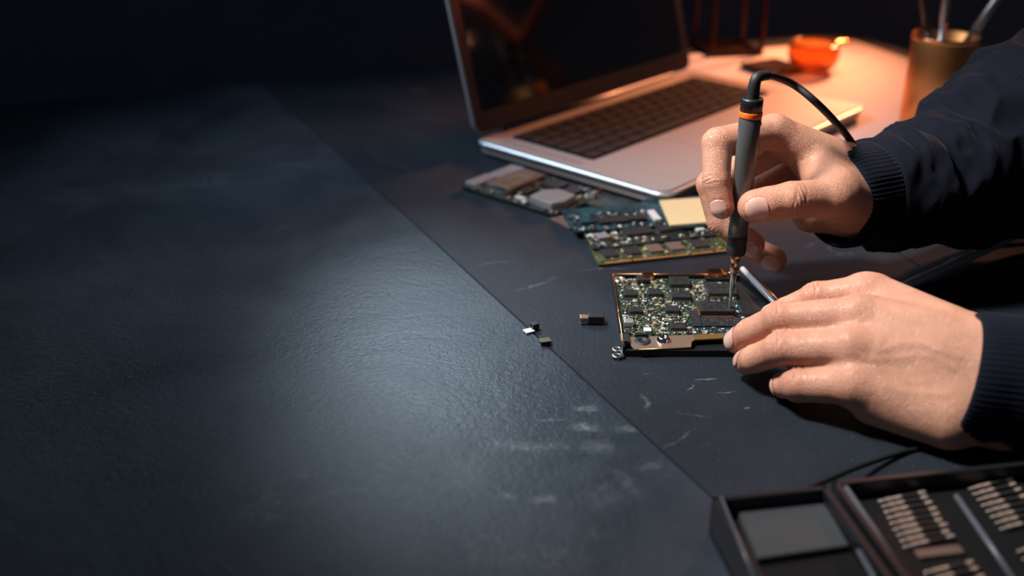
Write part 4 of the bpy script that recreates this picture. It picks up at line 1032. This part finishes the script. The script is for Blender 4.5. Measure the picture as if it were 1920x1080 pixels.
# ------------------------------------------------------------------ sweater: two ribbed cuffs, folded sleeves, torso
M['knit'] = mat('navy_jersey', (.0045, .006, .012), .85, bump=(900, .5, .02), var=(60, .5, (.007, .009, .017)), sheen=.06, spec=.1)
M['rib'] = mat('navy_rib', (.005, .007, .014), .9, bump=(1200, .5, .02), sheen=.08, spec=.1)
def sleeve(path, radii, seed, cuff_len, folds, seg=220, step=.18, squash=1.0, tilt=0.0):
    """hollow knitted tube from the cuff edge along path; returns (cuff MB, sleeve MB)"""
    pts = [Vector(p) for p in path]; dense = spline(pts, 24); L_ = [0]
    for i in range(1, len(dense)): L_.append(L_[-1] + (dense[i] - dense[i - 1]).length)
    rad = np.interp(np.linspace(0, len(pts) - 1, len(dense)), range(len(pts)), radii)
    T = L_[-1]; n_ = int(T / step)
    def frame(s):
        i = int(np.searchsorted(L_, s)); i = max(1, min(i, len(dense) - 1)); t = (s - L_[i - 1]) / max(1e-6, L_[i] - L_[i - 1])
        p = dense[i - 1].lerp(dense[i], t); i0 = max(0, i - 8); i1 = min(len(dense) - 1, i + 8)
        d = (dense[i1] - dense[i0]).normalized(); return p, d, rad[i - 1] * (1 - t) + rad[i] * t
    def ring(s, r_off, rib, fold):
        p, d, r = frame(s); up = Vector((0, 0, 1)); a = d.cross(up).normalized(); b = a.cross(d).normalized(); out = []
        for j in range(seg):
            q = 2 * PI * j / seg; rr = r + r_off
            if rib: rr += .045 * math.cos(q * 70) * rib
            if fold:
                nx, ny = math.cos(q), math.sin(q); sw = s + 1.3 * math.sin(q * 1.0 + seed) + .5 * math.sin(2 * q + 2 * seed)
                f = mnoise.noise((sw * .42 + seed, nx * 1.1, ny * 1.1)) + .45 * (1 - 2 * abs(mnoise.noise((sw * .75 - seed, nx * 1.6, ny * 1.6 + 7)))) - .2 + .2 * mnoise.noise((sw * 1.4, nx * 3, ny * 3))
                rr += fold * f * folds
            z_ = b * math.sin(q) * rr; out.append(p + a * math.cos(q) * rr * squash + z_ + d * (tilt * math.sin(q) * max(0, 1 - s / (cuff_len + 1.5)))); out[-1].z = max(out[-1].z, .04)
        return out
    def loft(rings, m_):
        vs = [v for r_ in rings for v in r_]
        fs = [(i * seg + j, i * seg + (j + 1) % seg, (i + 1) * seg + (j + 1) % seg, (i + 1) * seg + j) for i in range(len(rings) - 1) for j in range(seg)]
        return MB().use(m_).add(vs, fs, True)
    rings = [ring(1.6, -.45, 0, 0), ring(.3, -.30, .3, 0), ring(.08, -.2, .5, 0), ring(0, -.08, .7, 0), ring(.06, .03, .8, 0), ring(.2, .08, 1, 0)]
    s = .4
    while s < cuff_len: rings.append(ring(s, .08 + .05 * math.sin(s * 2), 1, 0)); s += step
    rings.append(ring(cuff_len, -.02, 1, 0)); rings.append(ring(cuff_len + .1, -.15, .5, 0))
    cuff = loft(rings, M['rib'])
    rings = [ring(cuff_len - .05, -.2, 0, 0), ring(cuff_len, .02, 0, .0)]
    s = cuff_len + .1
    while s < T - .1:
        g = min(1, (s - cuff_len) / 1.5); rings.append(ring(s, .12 + .5 * math.sin(min(1, (s - cuff_len) / 3) * PI / 2), 0, g)); s += step
    return cuff, loft(rings, M['knit'])
sw = [] 
# right arm
rc0 = AYR(1562, 372, 56.3)
pR = [rc0, AYR(1640, 358, 57.8), AYR(1720, 350, 59.3), AYR(1800, 324, 60.8), AYR(1875, 285, 62.5), V(38, 68, 9.5), V(52, 70, 11), V(70, 70, 23), V(86, 70, 34)]
c_, s_ = sleeve([Vector(p) for p in pR], [2.85, 3.05, 3.2, 3.75, 5.1, 5.8, 6.2, 6.3, 6.6], 2.3, 2.6, .75)
c_.build('cuff', None, s_.build('sleeve', None, person))
pL = [lc0, lc0 + V(1.5, -.40, .03), lc0 + V(4.2, -1.1, .12), V(34, 41.3, 4.4), V(51, 37, 6.8), V(70, 34, 22), V(86, 32, 34)]
c_, s_ = sleeve([Vector(p) for p in pL], [3.0, 3.05, 3.25, 4.0, 5.2, 6.0, 6.4], 5.1, 5.5, .5, tilt=.45)
c_.build('cuff', None, s_.build('sleeve', None, person))
def torso_sdf(P):
    d = cap(P, sR, sL, 6.6, 6.6)
    for a, b, ra, rb in ((V(94, 50, 32), V(104, 50, -6), 12.4, 14), (V(94, 57, 30), V(104, 57, -6), 10.5, 12.5), (V(94, 43, 30), V(104, 43, -6), 10.5, 12.5)):
        d = smin(d, cap(P, a, b, ra, rb), 2.0)
    return d
v_, f_ = mesh_sdf(torso_sdf, (70, 18, -24), (122, 84, 50), .8)
MB().use(M['knit']).add([tuple(p) for p in v_], [tuple(q) for q in f_], True).build('sweater_torso', None, person)
